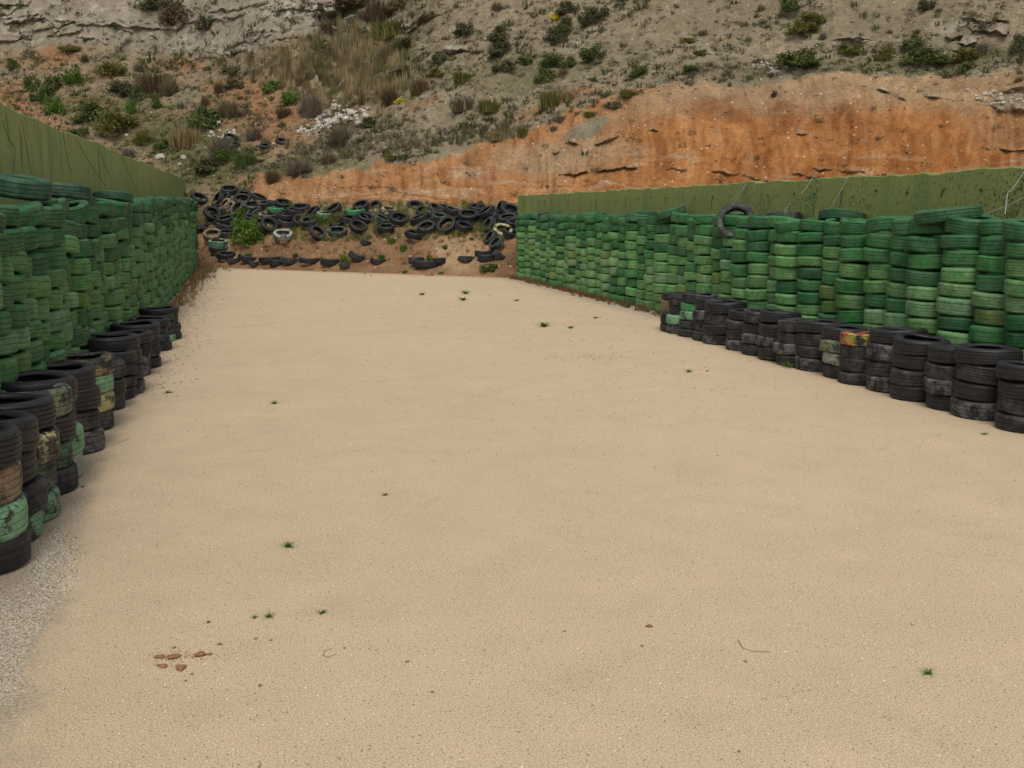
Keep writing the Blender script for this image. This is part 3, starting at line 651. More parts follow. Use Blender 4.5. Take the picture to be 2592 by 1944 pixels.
B_ = [(215, 350, 190, .55, -15, 'black', 'black ring topping the dump just behind the bright green edge'), (150, 420, 230, .18, -3, 'bright', 'bright green tyre on its side at centre of the dump'), (270, 500, 200, .5, 15, 'black', 'black ring right below the bright green edge tyre'),
  (180, 610, 210, .65, 20, 'black', 'black leaning ring right of the grass filled one'), (570, 410, 200, .25, 5, 'cream', 'cream flecked tyre lying flat on the crest of the dump'), (480, 520, 190, .3, 25, 'dkgreen', 'green speckled tyre beside the large black ring'),
  (690, 510, 245, .6, 8, 'black', 'large black ring with green tread right of centre'), (530, 625, 190, .4, 0, 'black', 'black tyre arc below the green speckled one'), (950, 505, 240, .2, -22, 'black', 'black tyre tipped on its side between two rings'),
  (1150, 430, 200, .15, -8, 'dkgreen', 'dark green tyre side-on at the crest, right half'), (1190, 490, 180, .4, 5, 'dkgreen', 'green lined tyre opening right of centre'), (1030, 615, 220, .6, -10, 'dusty', 'dusty black ring low right of centre'),
  (1280, 590, 240, .8, -30, 'black', 'upright black ring facing the range, right half'), (880, 705, 220, .3, 8, 'black', 'black tyre lying lowest under the dusty ring'), (1550, 465, 245, .5, 0, 'black', 'big black tyre with deep opening near the right cluster'),
  (1665, 380, 210, .35, 5, 'black', 'black ring flat on the crest of the right cluster'), (1770, 430, 220, .25, -30, 'black', 'black tyre tipped on edge in the right cluster'), (2070, 405, 220, .65, 15, 'black', 'big black ring beside the far end of the right wall'),
  (1960, 385, 190, .3, -70, 'black', 'black tyre edge-on left of the big ring by right wall'), (2040, 510, 210, .45, -5, 'dusty', 'dusty ring below the big ring by right wall'), (1980, 660, 225, .7, 10, 'yellow', 'yellow painted tyre in front of the far right stacks'),
  (1810, 590, 200, .5, -60, 'dkgreen', 'green and cream tyre leaning steeply in right cluster'), (1500, 610, 200, .4, 15, 'black', 'black arc half sunk left of the right cluster'), (1830, 490, 210, .5, -45, 'black', 'black tyre behind the green and cream one'),
  (1830, 745, 160, .5, -50, 'dkgreen', 'broken green-black tyre below the green and cream one'), (1900, 820, 150, .5, -40, 'dkgreen', 'small broken tyre piece lowest in the right cluster'), (2090, 560, 190, .5, 20, 'black', 'black ring tucked behind the yellow tyre'),
  (60, 520, 200, .25, 5, 'dusty', 'dusty tyre flat left below the bright green edge tyre'), (1900, 460, 200, .3, 10, 'black', 'black tyre deep inside the right cluster'), (2080, 690, 200, .4, 20, 'black', 'black tyre behind the yellow one against the stacks')]
for (ox, L_) in ((450, A_), (870, B_)):
    for (cx, cy, w, ratio, phi, m_, lab) in L_:
        px, py = ox+cx/4.916, 450+cy/4.916; wpx = w/4.916
        ratio = ratio*.82; P = T(px, py+wpx*ratio*.2+2); Rd = max(.26, min(.36, wpx/pxm(P)/2*1.1)); d = (np.array([0, 0, H])-P); d /= np.linalg.norm(d)
        P = at_r(px, py, math.hypot(P[0], P[1])-.18-.10*ratio)
        tyre('dumped_tyre', P, Rd, .21, m_, axis_rot(P, ratio, phi), lab, 'tyres dumped on the bank at the range end')
for (px, py, wpx, ratio, phi, m_, lab) in ((714, 360, 36, .35, 8, 'black', 'black tyre holding white rubble on the orange slope'), (582, 350, 34, .5, 5, 'black', 'black tyre half buried beside the lower white rubble heap'),
                                          (590, 367, 34, .4, 10, 'black', 'black tyre in grass just below the lower rubble heap'), (670, 372, 30, .3, 5, 'dusty', 'dusty tyre sunk in grass left of the orange slope tyre')):
    P = T(px, py+3); Rd = wpx/pxm(P)/2; P = P+np.array([0, -.1, .08])
    tyre('dumped_tyre', P, min(.4, Rd), .17, m_, axis_rot(P, ratio, phi), lab, 'tyres lying up on the hillside')
FX = sorted([500+random.random()*150 for i in range(12)]+[640+random.random()*650 for i in range(26)])
for i, px in enumerate(FX):
    py = (random.uniform(500, 610) if px < 640 else random.uniform(526, 572)); P = T(px, py)+np.array([0, .02, .06])
    tyre('dumped_tyre', P, random.uniform(.27, .32), .19, random.choice(['black', 'black', 'dusty']), axis_rot(P, random.uniform(.15, .6), random.uniform(-40, 40)),
         f'dark tyre half buried under the others in the dump, {ordn(i)} from left', 'tyres dumped on the bank at the range end')
# cut tyre strips set in the foot of the bank
def strip_mesh(arc, seed, Rd=.31, Wd=.17):
    V, Fc, UV = tyre_arrays(Rd, Wd, 40, (.2, -.2), True, seed); m = len(V)//41; k = int(40*arc)
    keep = [f for f in Fc if max(f)//m <= k]; V = V-np.array([0, 0, 0])
    return mesh('tyre_strip', V, keep, [M['black' if seed % 3 else 'dusty']], True, uv=UV)
ST = [(450, 700, 1040, 150, 0), (450, 870, 1020, 210, 12), (450, 1150, 1025, 230, -3), (450, 1400, 1045, 230, 10), (450, 1650, 1040, 240, 3), (450, 1900, 1060, 210, 3), (450, 2080, 1100, 120, 0),
      (870, 190, 1010, 240, 28), (870, 430, 1050, 170, 8), (870, 910, 1040, 190, 2), (870, 1190, 1040, 150, -3), (870, 1030, 1090, 300, 4), (870, 1540, 1020, 210, 4), (870, 1780, 1010, 200, 2), (870, 1750, 950, 200, -2),
      (870, 1935, 985, 170, 40), (870, 280, 820, 130, 25), (450, 1230, 1075, 150, 3), (450, 950, 1080, 120, 6)]
for i, (ox, cx, cy, w, tl) in enumerate(ST):
    px, py = ox+cx/4.916, 450+cy/4.916; P = T(px, min(py, 676)); P = at_r(px, py, math.hypot(P[0], P[1])-.22)
    o = link('tyre_strip', strip_mesh(.36+.04*(i % 3), i)); s = w/4.916/pxm(P)/.50; o.scale = (s, s*.8, 1.1+.3*(i % 2))
    az = math.atan2(P[0], P[1]); o.location = P; arc_mid = math.pi*(.36+.04*(i % 3))
    # the middle of the arc faces the viewer
    back = np.array([math.sin(az), math.cos(az), 0])*.2*s; o.location = P+back+np.array([0, 0, .02])
    o.rotation_euler = Euler((R(-12), R(tl), 0)) ; o.rotation_euler = (Matrix.Rotation(R(tl), 3, Vector((math.sin(az), math.cos(az), 0))) @ Matrix.Rotation(-math.pi/2-az-arc_mid, 3, 'Z')).to_euler()
    tag(o, f'cut black tyre strip in the foot of the bank, {ordn(sorted(range(len(ST)), key=lambda q: ST[q][0]+ST[q][1]/4.916).index(i))} from the left', 'tyre strip', 'cut tyre strips along the foot of the bank')

# ------------------------------------------------------------------ plants
def leaves(kind, n, seed, w=1., h=1.):
    """unit plant (width 1, height 1, base at origin) as many small faces with a tint each"""
    r_ = np.random.default_rng(seed); V = []; Fc = []; Cc = []
    if kind in ('bush', 'scrub'):
        nc = 17; cen = np.stack([r_.uniform(-.38, .38, nc), r_.uniform(-.38, .38, nc), r_.uniform(.08, .62, nc)], 1); cen[:, 2] *= 1.15-1.6*(cen[:, 0]**2+cen[:, 1]**2); cr = r_.uniform(.11, .24, nc)
        ci = r_.integers(0, nc, n); d = r_.standard_normal((n, 3)); d /= np.linalg.norm(d, axis=1)[:, None]
        p = cen[ci]+d*(cr[ci]*np.abs(r_.normal(.8, .28, n)))[:, None]; p[:, 2] = np.abs(p[:, 2]); s = r_.uniform(.020, .046, n) if kind == 'bush' else r_.uniform(.055, .12, n)
        a = r_.standard_normal((n, 3)); a /= np.linalg.norm(a, axis=1)[:, None]; b = np.cross(a, d+r_.standard_normal((n, 3))*.6); b /= np.linalg.norm(b, axis=1)[:, None]+1e-6
        tips = [p+a*s[:, None]*1.5, p+b*s[:, None]*.8, p-a*s[:, None]*1.5, p-b*s[:, None]*.8]
        V = np.stack(tips, 1).reshape(-1, 3); Fc = np.arange(4*n).reshape(n, 4); t = r_.uniform(.6, 1.35, n)*(.8+.4*_T[(ci*97+seed) & 65535]); hue = r_.uniform(.85, 1.15, n)
        Cc = np.repeat(np.stack([t*hue, t, t*.9], 1), 4, 0)
    else:                                # 'tuft' upright blades, 'dead' wiry twigs
        spread = {'tuft': .42, 'dead': .85, 'tall': .35, 'rosette': 1.7, 'grassy': .8}[kind]; bw = {'tuft': .016, 'dead': .010, 'tall': .012, 'rosette': .026, 'grassy': .04}[kind]
        br = {'tuft': .32, 'dead': .20, 'tall': .38, 'rosette': .12, 'grassy': .4}[kind]
        ang = r_.uniform(0, 6.28, n); q = np.sqrt(r_.random(n))*br; base = np.stack([np.cos(ang)*q, np.sin(ang)*q, np.zeros(n)], 1)
        base[:, 2] = -r_.uniform(0, .22, n)*(kind in ('tall', 'tuft', 'dead')); base[:, :2] *= r_.uniform(.5, 1.15, n)[:, None]
        le = r_.uniform(.35, 1.0, n); out_ = spread*r_.uniform(.1, 1, n); a2 = ang+r_.normal(0, .5, n)
        if kind == 'dead': le = np.sqrt(np.clip(1-(out_/.9)**2, .05, 1))*r_.uniform(.5, 1, n)
        tip = base+np.stack([np.cos(a2)*out_*.5, np.sin(a2)*out_*.5, le], 1)
        mid = (base+tip)/2+np.stack([-np.cos(a2)*out_*.1, -np.sin(a2)*out_*.1, le*.08], 1)
        side = np.stack([-np.sin(a2+r_.normal(0, 1, n)), np.cos(a2+r_.normal(0, 1, n)), np.zeros(n)], 1)*bw*r_.uniform(.6, 1.6, n)[:, None]
        V = np.stack([base-side, base+side, mid+side*.9, tip, mid-side*.9], 1).reshape(-1, 3)
        i5 = np.arange(n)*5; Fc = np.stack([i5, i5+1, i5+2, i5+4], 1); F2 = np.stack([i5+4, i5+2, i5+3, i5+3], 1)[:, [0, 1, 2, 2]]
        # second segment as a sliver quad ending in the tip
        tip2 = tip+side*.15; V = np.concatenate([V, tip2]); F2 = np.stack([i5+4, i5+2, 5*n+np.arange(n), i5+3], 1)
        Fc = np.concatenate([Fc, F2]); t = r_.uniform(.6, 1.35, n); cc = np.stack([t*r_.uniform(.9, 1.15, n), t, t*.9], 1)
        Cc = np.concatenate([np.repeat(cc, 5, 0), cc])
    return V, Fc, Cc
_pl = {}
def plant_mesh(kind, mat, v):
    k = (kind, mat, v)
    if k not in _pl:
        V, Fc, Cc = leaves(kind, {'bush': 1500, 'rosette': 46}.get(kind, 520), v*13+5); _pl[k] = mesh('plant', V, Fc, [M[mat]], col=Cc)
    return _pl[k]
PL = [  # x, y of base, width, height, form, leaf
 (435, 62, 62, 62, 'bush', 'l_brown'), (400, 22, 90, 50, 'bush', 'l_dark'), (517, 76, 44, 36, 'bush', 'l_dark'), (176, 130, 52, 16, 'bush', 'l_olive'), (32, 173, 34, 26, 'bush', 'l_green'), (279, 188, 52, 32, 'bush', 'l_olive'),
 (385, 238, 110, 66, 'dead', 'l_brown'), (430, 238, 70, 46, 'dead', 'l_grey'), (350, 180, 40, 22, 'dead', 'l_grey'), (305, 238, 60, 34, 'bush', 'l_dark'), (342, 254, 36, 42, 'bush', 'l_green'), (188, 214, 44, 36, 'bush', 'l_bright'),
 (78, 226, 36, 36, 'bush', 'l_green'), (133, 230, 50, 38, 'bush', 'l_green'), (105, 262, 52, 42, 'bush', 'l_green'), (138, 285, 38, 42, 'bush', 'l_bright'), (240, 306, 80, 46, 'bush', 'l_green'), (290, 332, 100, 48, 'bush', 'l_olive'),
 (332, 286, 24, 34, 'bush', 'l_bright'), (395, 272, 28, 30, 'bush', 'l_green'), (518, 270, 32, 34, 'dead', 'l_brown'), (577, 290, 80, 42, 'dead', 'l_grey'), (525, 322, 80, 52, 'bush', 'l_green'), (362, 362, 60, 40, 'dead', 'l_olive'),
 (470, 368, 90, 48, 'tall', 'l_dry'), (412, 374, 50, 26, 'bush', 'l_green'), (560, 398, 95, 60, 'dead', 'l_grey'), (570, 402, 52, 30, 'bush', 'l_bright'), (530, 432, 84, 34, 'bush', 'l_dark'), (640, 352, 62, 38, 'dead', 'l_lilac'),
 (590, 190, 52, 24, 'bush', 'l_dark'), (590, 222, 42, 22, 'bush', 'l_dark'), (553, 238, 34, 38, 'dead', 'l_brown'), (200, 346, 52, 26, 'bush', 'l_green'), (320, 394, 52, 24, 'dead', 'l_lilac'), (215, 155, 28, 22, 'dead', 'l_brown'),
 (823, 86, 52, 38, 'dead', 'l_brown'), (808, 24, 18, 18, 'bush', 'l_dark'), (880, 22, 90, 40, 'bush', 'l_brown'), (955, 58, 110, 66, 'dead', 'l_brown'), (1010, 26, 70, 40, 'bush', 'l_brown'), (990, 92, 110, 46, 'tall', 'l_olive'),
 (1176, 89, 54, 34, 'bush', 'l_dark'), (1258, 102, 54, 40, 'bush', 'l_dark'), (1255, 24, 38, 24, 'dead', 'l_grey'), (1108, 160, 34, 28, 'bush', 'l_dark'), (1270, 136, 58, 30, 'bush', 'l_dark'), (1273, 180, 54, 28, 'bush', 'l_dark'),
 (1030, 118, 70, 26, 'bush', 'l_dark'), (1102, 192, 44, 20, 'bush', 'l_olive'), (1173, 204, 72, 24, 'tuft', 'l_olive'), (1060, 232, 56, 36, 'tall', 'l_brown'), (985, 262, 72, 50, 'dead', 'l_brown'), (1014, 258, 24, 12, 'bush', 'l_yel'),
 (785, 290, 92, 62, 'dead', 'l_lilac'), (690, 228, 50, 26, 'bush', 'l_bright'), (735, 264, 44, 36, 'bush', 'l_bright'), (858, 362, 86, 52, 'dead', 'l_grey'), (716, 292, 60, 26, 'dead', 'l_brown'), (1170, 276, 80, 30, 'tuft', 'l_grey'),
 (1235, 278, 70, 28, 'tuft', 'l_olive'), (938, 320, 38, 18, 'bush', 'l_dark'), (755, 440, 100, 42, 'dead', 'l_lilac'), (830, 412, 62, 30, 'dead', 'l_grey'), (915, 402, 28, 14, 'dead', 'l_grey'), (985, 403, 34, 14, 'bush', 'l_olive'),
 (1020, 400, 30, 14, 'bush', 'l_dark'), (1255, 351, 56, 20, 'tuft', 'l_dry'), (690, 458, 60, 34, 'dead', 'l_brown'), (620, 420, 70, 36, 'tuft', 'l_green'), (1382, 205, 56, 34, 'bush', 'l_green'), (1423, 192, 42, 24, 'dead', 'l_grey'),
 (1394, 170, 54, 38, 'bush', 'l_green'), (1438, 167, 36, 28, 'bush', 'l_green'), (1497, 152, 62, 38, 'bush', 'l_green'), (1405, 108, 48, 44, 'bush', 'l_dark'), (1428, 78, 44, 36, 'bush', 'l_dark'), (1490, 66, 44, 44, 'bush', 'l_dark'),
 (1515, 44, 48, 30, 'bush', 'l_dark'), (1432, 32, 46, 28, 'bush', 'l_dark'), (1403, 48, 24, 16, 'bush', 'l_yel'), (1391, 266, 62, 42, 'tall', 'l_olive'), (1435, 252, 42, 22, 'tuft', 'l_dry'), (1323, 341, 38, 22, 'tuft', 'l_olive'),
 (1400, 328, 24, 12, 'tuft', 'l_grey'), (1417, 304, 32, 14, 'tuft', 'l_grey'), (1326, 160, 36, 20, 'bush', 'l_green'), (1614, 193, 36, 30, 'bush', 'l_green'), (1735, 108, 40, 16, 'bush', 'l_olive'), (1750, 178, 42, 18, 'bush', 'l_green'),
 (1767, 139, 36, 14, 'bush', 'l_olive'), (1588, 240, 52, 16, 'tuft', 'l_olive'), (1550, 268, 60, 14, 'tuft', 'l_grey'), (1776, 86, 32, 14, 'dead', 'l_grey'), (1923, 27, 24, 20, 'dead', 'l_grey'), (1914, 44, 18, 16, 'dead', 'l_lilac'),
 (1500, 205, 16, 14, 'bush', 'l_green'), (1846, 218, 14, 18, 'dead', 'l_grey'), (1494, 291, 42, 12, 'tuft', 'l_olive'), (1530, 245, 24, 14, 'bush', 'l_green'), (2001, 30, 66, 38, 'bush', 'l_green'), (2051, 62, 60, 32, 'bush', 'l_olive'),
 (2030, 86, 70, 32, 'bush', 'l_olive'), (2080, 100, 28, 24, 'dead', 'l_lilac'), (2342, 24, 40, 30, 'bush', 'l_dark'), (2374, 31, 22, 14, 'dead', 'l_grey'), (2462, 52, 36, 28, 'dead', 'l_grey'), (2482, 74, 26, 26, 'dead', 'l_grey'),
 (2515, 52, 22, 14, 'dead', 'l_grey'), (2315, 91, 20, 18, 'bush', 'l_olive'), (2242, 137, 32, 20, 'bush', 'l_olive'), (2309, 123, 50, 30, 'bush', 'l_green'), (2333, 162, 92, 40, 'bush', 'l_green'), (2236, 152, 50, 16, 'bush', 'l_olive'),
 (2015, 167, 102, 42, 'bush', 'l_green'), (2145, 136, 60, 26, 'bush', 'l_olive'), (2442, 152, 60, 32, 'bush', 'l_olive'), (2483, 134, 46, 32, 'dead', 'l_grey'), (2580, 128, 44, 44, 'bush', 'l_dark'), (2450, 171, 32, 14, 'bush', 'l_dark'),
 (2390, 197, 22, 16, 'dead', 'l_grey'), (2250, 84, 22, 14, 'dead', 'l_grey'), (1958, 243, 22, 20, 'dead', 'l_brown'), (2375, 160, 52, 24, 'bush', 'l_green'), (2575, 206, 28, 16, 'dead', 'l_grey'), (1948, 191, 24, 14, 'dead', 'l_grey'),
 (627, 617, 66, 70, 'bush', 'l_bright'), (610, 568, 34, 44, 'bush', 'l_bright'), (655, 600, 40, 30, 'bush', 'l_bright'), (1020, 634, 24, 20, 'tuft', 'l_bright'), (1088, 672, 30, 30, 'bush', 'l_bright'), (869, 674, 28, 34, 'tuft', 'l_bright'), (1238, 684, 42, 22, 'bush', 'l_green'), (1193, 608, 14, 12, 'tuft', 'l_bright'),
 (1124, 629, 18, 12, 'tuft', 'l_bright'), (966, 652, 24, 12, 'tuft', 'l_bright'), (627, 651, 28, 14, 'tuft', 'l_bright'), (745, 651, 18, 14, 'tuft', 'l_green'), (800, 568, 50, 30, 'tuft', 'l_green'), (850, 562, 60, 26, 'tuft', 'l_olive'), (1140, 592, 34, 14, 'tuft', 'l_bright'),
 (990, 612, 26, 14, 'tuft', 'l_bright'), (760, 560, 40, 26, 'dead', 'l_grey'), (960, 585, 34, 18, 'dead', 'l_brown'), (1025, 690, 18, 10, 'tuft', 'l_bright'), (1115, 692, 18, 8, 'tuft', 'l_bright'), (822, 688, 12, 8, 'tuft', 'l_bright')]
def region(x, y):
    if y > 520: return 'on the bank at the range end'
    if x < 620: return ('on the left grey cliff' if y < 135 else ('on the rusty upper left slope' if y < 260 else 'on the slope above the left wall'))
    if x < 1100: return ('in the top of the gully' if y < 130 else ('beside the tall gully grass' if y < 300 else 'above the low orange bank'))
    if x < 1560: return ('on the ridge right of the gully' if y < 140 else ('on the mid hillside ridge' if y < 220 else 'along the crest of the orange cut'))
    if x < 2120: return 'on the hill above the orange cut'
    return 'on the far right hillside'
WD = dict(l_brown='brownish', l_dark='dark green', l_olive='olive', l_green='green', l_grey='grey dry', l_bright='fresh green', l_dry='straw coloured', l_yel='yellow flowering', l_lilac='lilac-grey dry')
FM = dict(bush='bush', dead='twiggy shrub', tuft='grass tuft', tall='tall grass clump')
groups = {}
for i, p in enumerate(PL): groups.setdefault((region(p[0], p[1]), WD[p[5]], FM[p[4]]), []).append(i)
for i, (x, y, w, h, form, leaf) in enumerate(PL):
    P = T(x, y); k = pxm(P); g_ = groups[(region(x, y), WD[leaf], FM[form])]; g_.sort(key=lambda q: PL[q][0])
    nm = {'bush': 'bush', 'dead': 'dry_shrub', 'tuft': 'grass_tuft', 'tall': 'grass_clump'}[form]
    o = link(nm, plant_mesh(form, leaf, i % 3)); o.location = P+np.array([0, 0, -.05]); ww = w/k*1.12; hh = h/k*1.12
    o.scale = (ww, ww, hh*(1.25 if form == 'bush' else 1.1)); o.rotation_euler = (0, 0, i*1.7)
    sfx = '' if len(g_) == 1 else f", {ordn(g_.index(i))} from left"
    tag(o, f"{WD[leaf]} {FM[form]} {region(x, y)}{sfx}", 'plant' if form != 'bush' else 'bush', f'{nm.replace("_", " ")}s {region(x, y)}')

# scattered low scrub and tall dry grass: nobody could count these
def scatter(name, pts, kinds, label, cat):
    """pts: list of (P, width, height, (r,g,b), form)"""
    protos = {f: [leaves(f, kinds[f], 40+q) for q in range(4)] for f in kinds}
    Vs, Fs, Cs = [], [], []; off = 0
    for (P, w, h, c, f) in pts:
        V, Fc, Cc = random.choice(protos[f]); a = random.random()*6.28; ca, sa = math.cos(a), math.sin(a)
        Q = np.stack([(V[:, 0]*ca-V[:, 1]*sa)*w, (V[:, 0]*sa+V[:, 1]*ca)*w, V[:, 2]*h], 1)+P
        Vs.append(Q); Fs.append(Fc+off); Cs.append(Cc*np.array(c)); off += len(V)
    o = link(name, mesh(name, np.concatenate(Vs), np.concatenate(Fs), [M['l_attr']], col=np.concatenate(Cs))); tag(o, label, cat, kind='stuff')
def dens(x, y):
    i = int(np.clip(np.searchsorted(pxc, x), 0, NC-1)); cr = crest[0, i]
    if x > 650 and y > cr+4: return (.035 if y < 500 else 0)
    d = .30
    if x < 640: d = .75 if y > 130 else .20
    elif x < 1050: d = .9 if y > 290 else .45
    else: d = .50+.3*math.sin(x*.013+y*.03)
    if x > 640 and cr-45 < y < cr+4: d = 1.
    if x > 1650 and y < 115: d *= .5
    return d*(.35+1.3*_T[(int(x/26)*131+int(y/13)*17) & 65535])
CT = [(.12, .13, .065), (.15, .145, .085), (.095, .105, .055), (.19, .17, .115), (.165, .155, .125), (.09, .12, .045), (.13, .105, .07)]
pts = []
while len(pts) < 8500:
    x, y = random.uniform(-40, 2630), random.uniform(-15, 500)
    if random.random() > dens(x, y): continue
    P = T(x, y); k = pxm(P); s = random.choice([.45, .6, .8, 1, 1.6])*random.uniform(10, 21)/k
    c = random.choice(CT if x > 640 else CT+[(.09, .15, .035), (.14, .15, .05)]); f = random.choice(['scrub', 'scrub', 'grassy'])
    pts.append((P-np.array([0, 0, .03]), s, s*random.uniform(.4, .75), c, f))
scatter('scrub', pts, dict(scrub=30, grassy=22), 'low grey-green scrub dotted all over the hillside', 'scrub')
pts = []
def inpoly(x, y, poly):
    c = False; j = len(poly)-1
    for i in range(len(poly)):
        if (poly[i][1] > y) != (poly[j][1] > y) and x < (poly[j][0]-poly[i][0])*(y-poly[i][1])/(poly[j][1]-poly[i][1])+poly[i][0]: c = not c
        j = i
    return c
POLYG = [(640, 190), (700, 160), (800, 110), (890, 80), (940, 95), (1020, 150), (1030, 200), (960, 240), (935, 275), (880, 272), (800, 235), (740, 232), (640, 210)]
while len(pts) < 560:
    x, y = random.uniform(560, 1060), random.uniform(60, 300)
    if not inpoly(x+random.gauss(0, 38), y+random.gauss(0, 18), POLYG): continue
    P = T(x, y); k = pxm(P); h = random.uniform(16, 46)/k; t = random.random()
    q_ = _T[(int((x+y*.4)/30)*131+int(y/22)*17) & 65535]; t = t*.6+q_*.55
    c = (.36, .295, .18) if t < .42 else ((.25, .205, .12) if t < .62 else ((.17, .125, .08) if t < .8 else (.15, .155, .06)))
    pts.append((P-np.array([0, 0, .05]), h*random.uniform(.55, .9), h, c, 'tall'))
for _ in range(330):      # grey-lilac and dry grass sweeping along the crest of the low bank
    t = random.random(); x = 740+560*t+random.uniform(-30, 30); y = 415-75*t+random.uniform(-38, 8)
    P = T(x, y); k = pxm(P); h = random.uniform(10, 20)/k
    pts.append((P, h*1.1, h, random.choice([(.20, .17, .14), (.22, .19, .13), (.12, .13, .06)]), 'tall'))
scatter('tall_grass', pts, dict(tall=60), 'tall dry straw coloured grass filling the gully', 'grass')
# reddish dead weeds at the foot of the green stacks and on the bank
pts = []
for _ in range(340):
    t = random.random()**.8; y = 19+21*t; x = -1.62+abs(random.gauss(0, .12+.20*t)); h = random.uniform(.06, .22)*(1+1.6*max(0, t-.6))
    pts.append((np.array([x, y, 0]), h*1.2, h, random.choice([(.30, .17, .085), (.34, .22, .12), (.24, .14, .07), (.16, .16, .07), (.36, .28, .17)]), 'tuft'))
for _ in range(240):
    y = random.uniform(17.5, 32.2); x = 7.88-abs(random.gauss(0, .14)); h = random.uniform(.05, .20)
    pts.append((np.array([x, y, 0]), h*1.4, h, random.choice([(.20, .09, .045), (.23, .13, .065), (.12, .12, .05)]), 'tuft'))
for _ in range(420):
    x = random.uniform(480, 1290); y = random.uniform(545, 700 if x > 900 else 688); P = T(x, min(y, 680)) if y < 672 else gnd(x, y)
    if P[2] < .02 and random.random() < .5: continue
    h = random.uniform(.05, .22); pts.append((P-np.array([0, 0, .02]), h*1.5, h, random.choice([(.17, .085, .045), (.13, .075, .04), (.22, .15, .08), (.10, .14, .035)]), 'tuft'))
scatter('dry_weeds', pts, dict(tuft=26), 'reddish dead weeds along the foot of the tyres and bank', 'weeds')
pts = []
for _ in range(700):      # grass between the dumped tyres
    x = random.uniform(560, 1270); y = random.uniform(515, 612); P = T(x, y); h = random.uniform(.12, .34)
    pts.append((P, h, h, random.choice([(.08, .15, .03), (.13, .17, .045), (.17, .16, .07)]), 'tuft'))
scatter('bank_grass', pts, dict(tuft=26), 'green grass growing between the dumped tyres', 'grass')

# ------------------------------------------------------------------ rocks
ROCK = [ico(.5, q, 2, (1, random.uniform(.7, 1), random.uniform(.5, .75)), .22) for q in range(7)]
for m_ in ROCK: m_.materials.append(M['rock'])
def rock(x, y, w, label, group):
    P = T(x, y); s = w/pxm(P); o = link('limestone_rock', random.choice(ROCK)); o.location = P+np.array([0, 0, s*.12])
    o.scale = (s, s, s); o.rotation_euler = (random.uniform(-.4, .4), random.uniform(-.4, .4), random.random()*6); tag(o, label, 'rock', group)
def heap(poly, n, wa, wb, label, group):
    xs = [p[0] for p in poly]; ys = [p[1] for p in poly]; k = 0
    pp = []
    while len(pp) < n:
        x, y = random.uniform(min(xs), max(xs)), random.uniform(min(ys), max(ys))
        if inpoly(x, y, poly): pp.append((x, y))
    nb = 1 if n < 30 else 3; pp.sort(key=lambda q: q[1])
    for b in range(nb):
        for k, (x, y) in enumerate(sorted(pp[b*n//nb:(b+1)*n//nb])):
            band = '' if nb == 1 else (' upper part', ' middle part', ' lower part')[b]
            rock(x, y, random.uniform(wa, wb), f'{label},{band} {ordn(k)} from left', group)
heap([(838, 255), (865, 262), (900, 285), (922, 278), (925, 300), (880, 312), (850, 318), (835, 330), (800, 325), (782, 305), (800, 290), (835, 285)], 84, 7, 21, 'pale limestone block, large heap below the gully', 'limestone rubble below the gully')
heap([(752, 320), (780, 318), (815, 335), (815, 346), (780, 345), (752, 338)], 34, 5, 12, 'small pale stone, heap beside the orange slope', 'rubble beside the orange slope')
heap([(520, 330), (560, 328), (594, 332), (596, 350), (560, 352), (522, 348)], 34, 6, 14, 'white stone, left lower heap among dry shrubs', 'rubble of the left lower heap')
heap([(2455, 240), (2510, 232), (2592, 250), (2592, 262), (2520, 268), (2480, 262)], 26, 6, 16, 'pale block, broken ledge at the right edge', 'broken ledge at the right edge')
heap([(1900, 160), (1985, 155), (1990, 172), (1905, 178)], 22, 4, 9, 'small pale stone, scree above the orange cut', 'scree above the orange cut')
for (x, y, w, lab) in ((552, 314, 18, 'upright white boulder above the left lower heap'), (602, 383, 16, 'white boulder in grass below the sunken tyres'), (464, 401, 18, 'white boulder pair left of the dark olive bush'),
    (405, 402, 26, 'broad pinkish boulder just above the left wall top'), (317, 343, 10, 'lone white stone under the green scrub, above the left wall'), (344, 315, 11, 'white stone in the middle of the grassy left slope'), (455, 418, 12, 'low white stone near the end of the left wall'),
    (907, 314, 24, 'long pale slab at the right foot of the large heap'), (930, 278, 18, 'rounded boulder at the upper right of the large heap'), (690, 365, 10, 'white stone just left of the tyre on the slope'), (2559, 232, 18, 'white boulder above the ledge at the right edge'),
    (2445, 229, 12, 'small white boulder left of the right-edge ledge'), (376, 148, 12, 'white stones cluster under the left grey cliff'), (846, 476, 8, 'white stone behind the dumped tyres on orange soil')):
    rock(x, y, w, lab, None)
def chips(name, P, s, c, label, cat):
    """many small irregular stones in one mesh"""
    n = len(P); base = np.array([[1, 0, 0], [-.5, .87, 0], [-.5, -.87, 0], [0, 0, .8], [0, 0, -.6]]); fcs = np.array([[0, 1, 3], [1, 2, 3], [2, 0, 3], [1, 0, 4], [2, 1, 4], [0, 2, 4]])
    a = rng.random(n)*6.28; ca, sa = np.cos(a), np.sin(a); jit = rng.uniform(.6, 1.3, (n, 5, 3)); B = base[None]*jit
    V = np.stack([B[..., 0]*ca[:, None]-B[..., 1]*sa[:, None], B[..., 0]*sa[:, None]+B[..., 1]*ca[:, None], B[..., 2]], -1)*np.asarray(s)[:, None, None]+P[:, None]
    Fc = fcs[None]+np.arange(n)[:, None, None]*5
    o = link(name, mesh(name, V.reshape(-1, 3), Fc.reshape(-1, 3), [M['attr']], col=np.repeat(c, 5, 0))); tag(o, label, cat, kind='stuff')
P = []; s_ = []; c_ = []
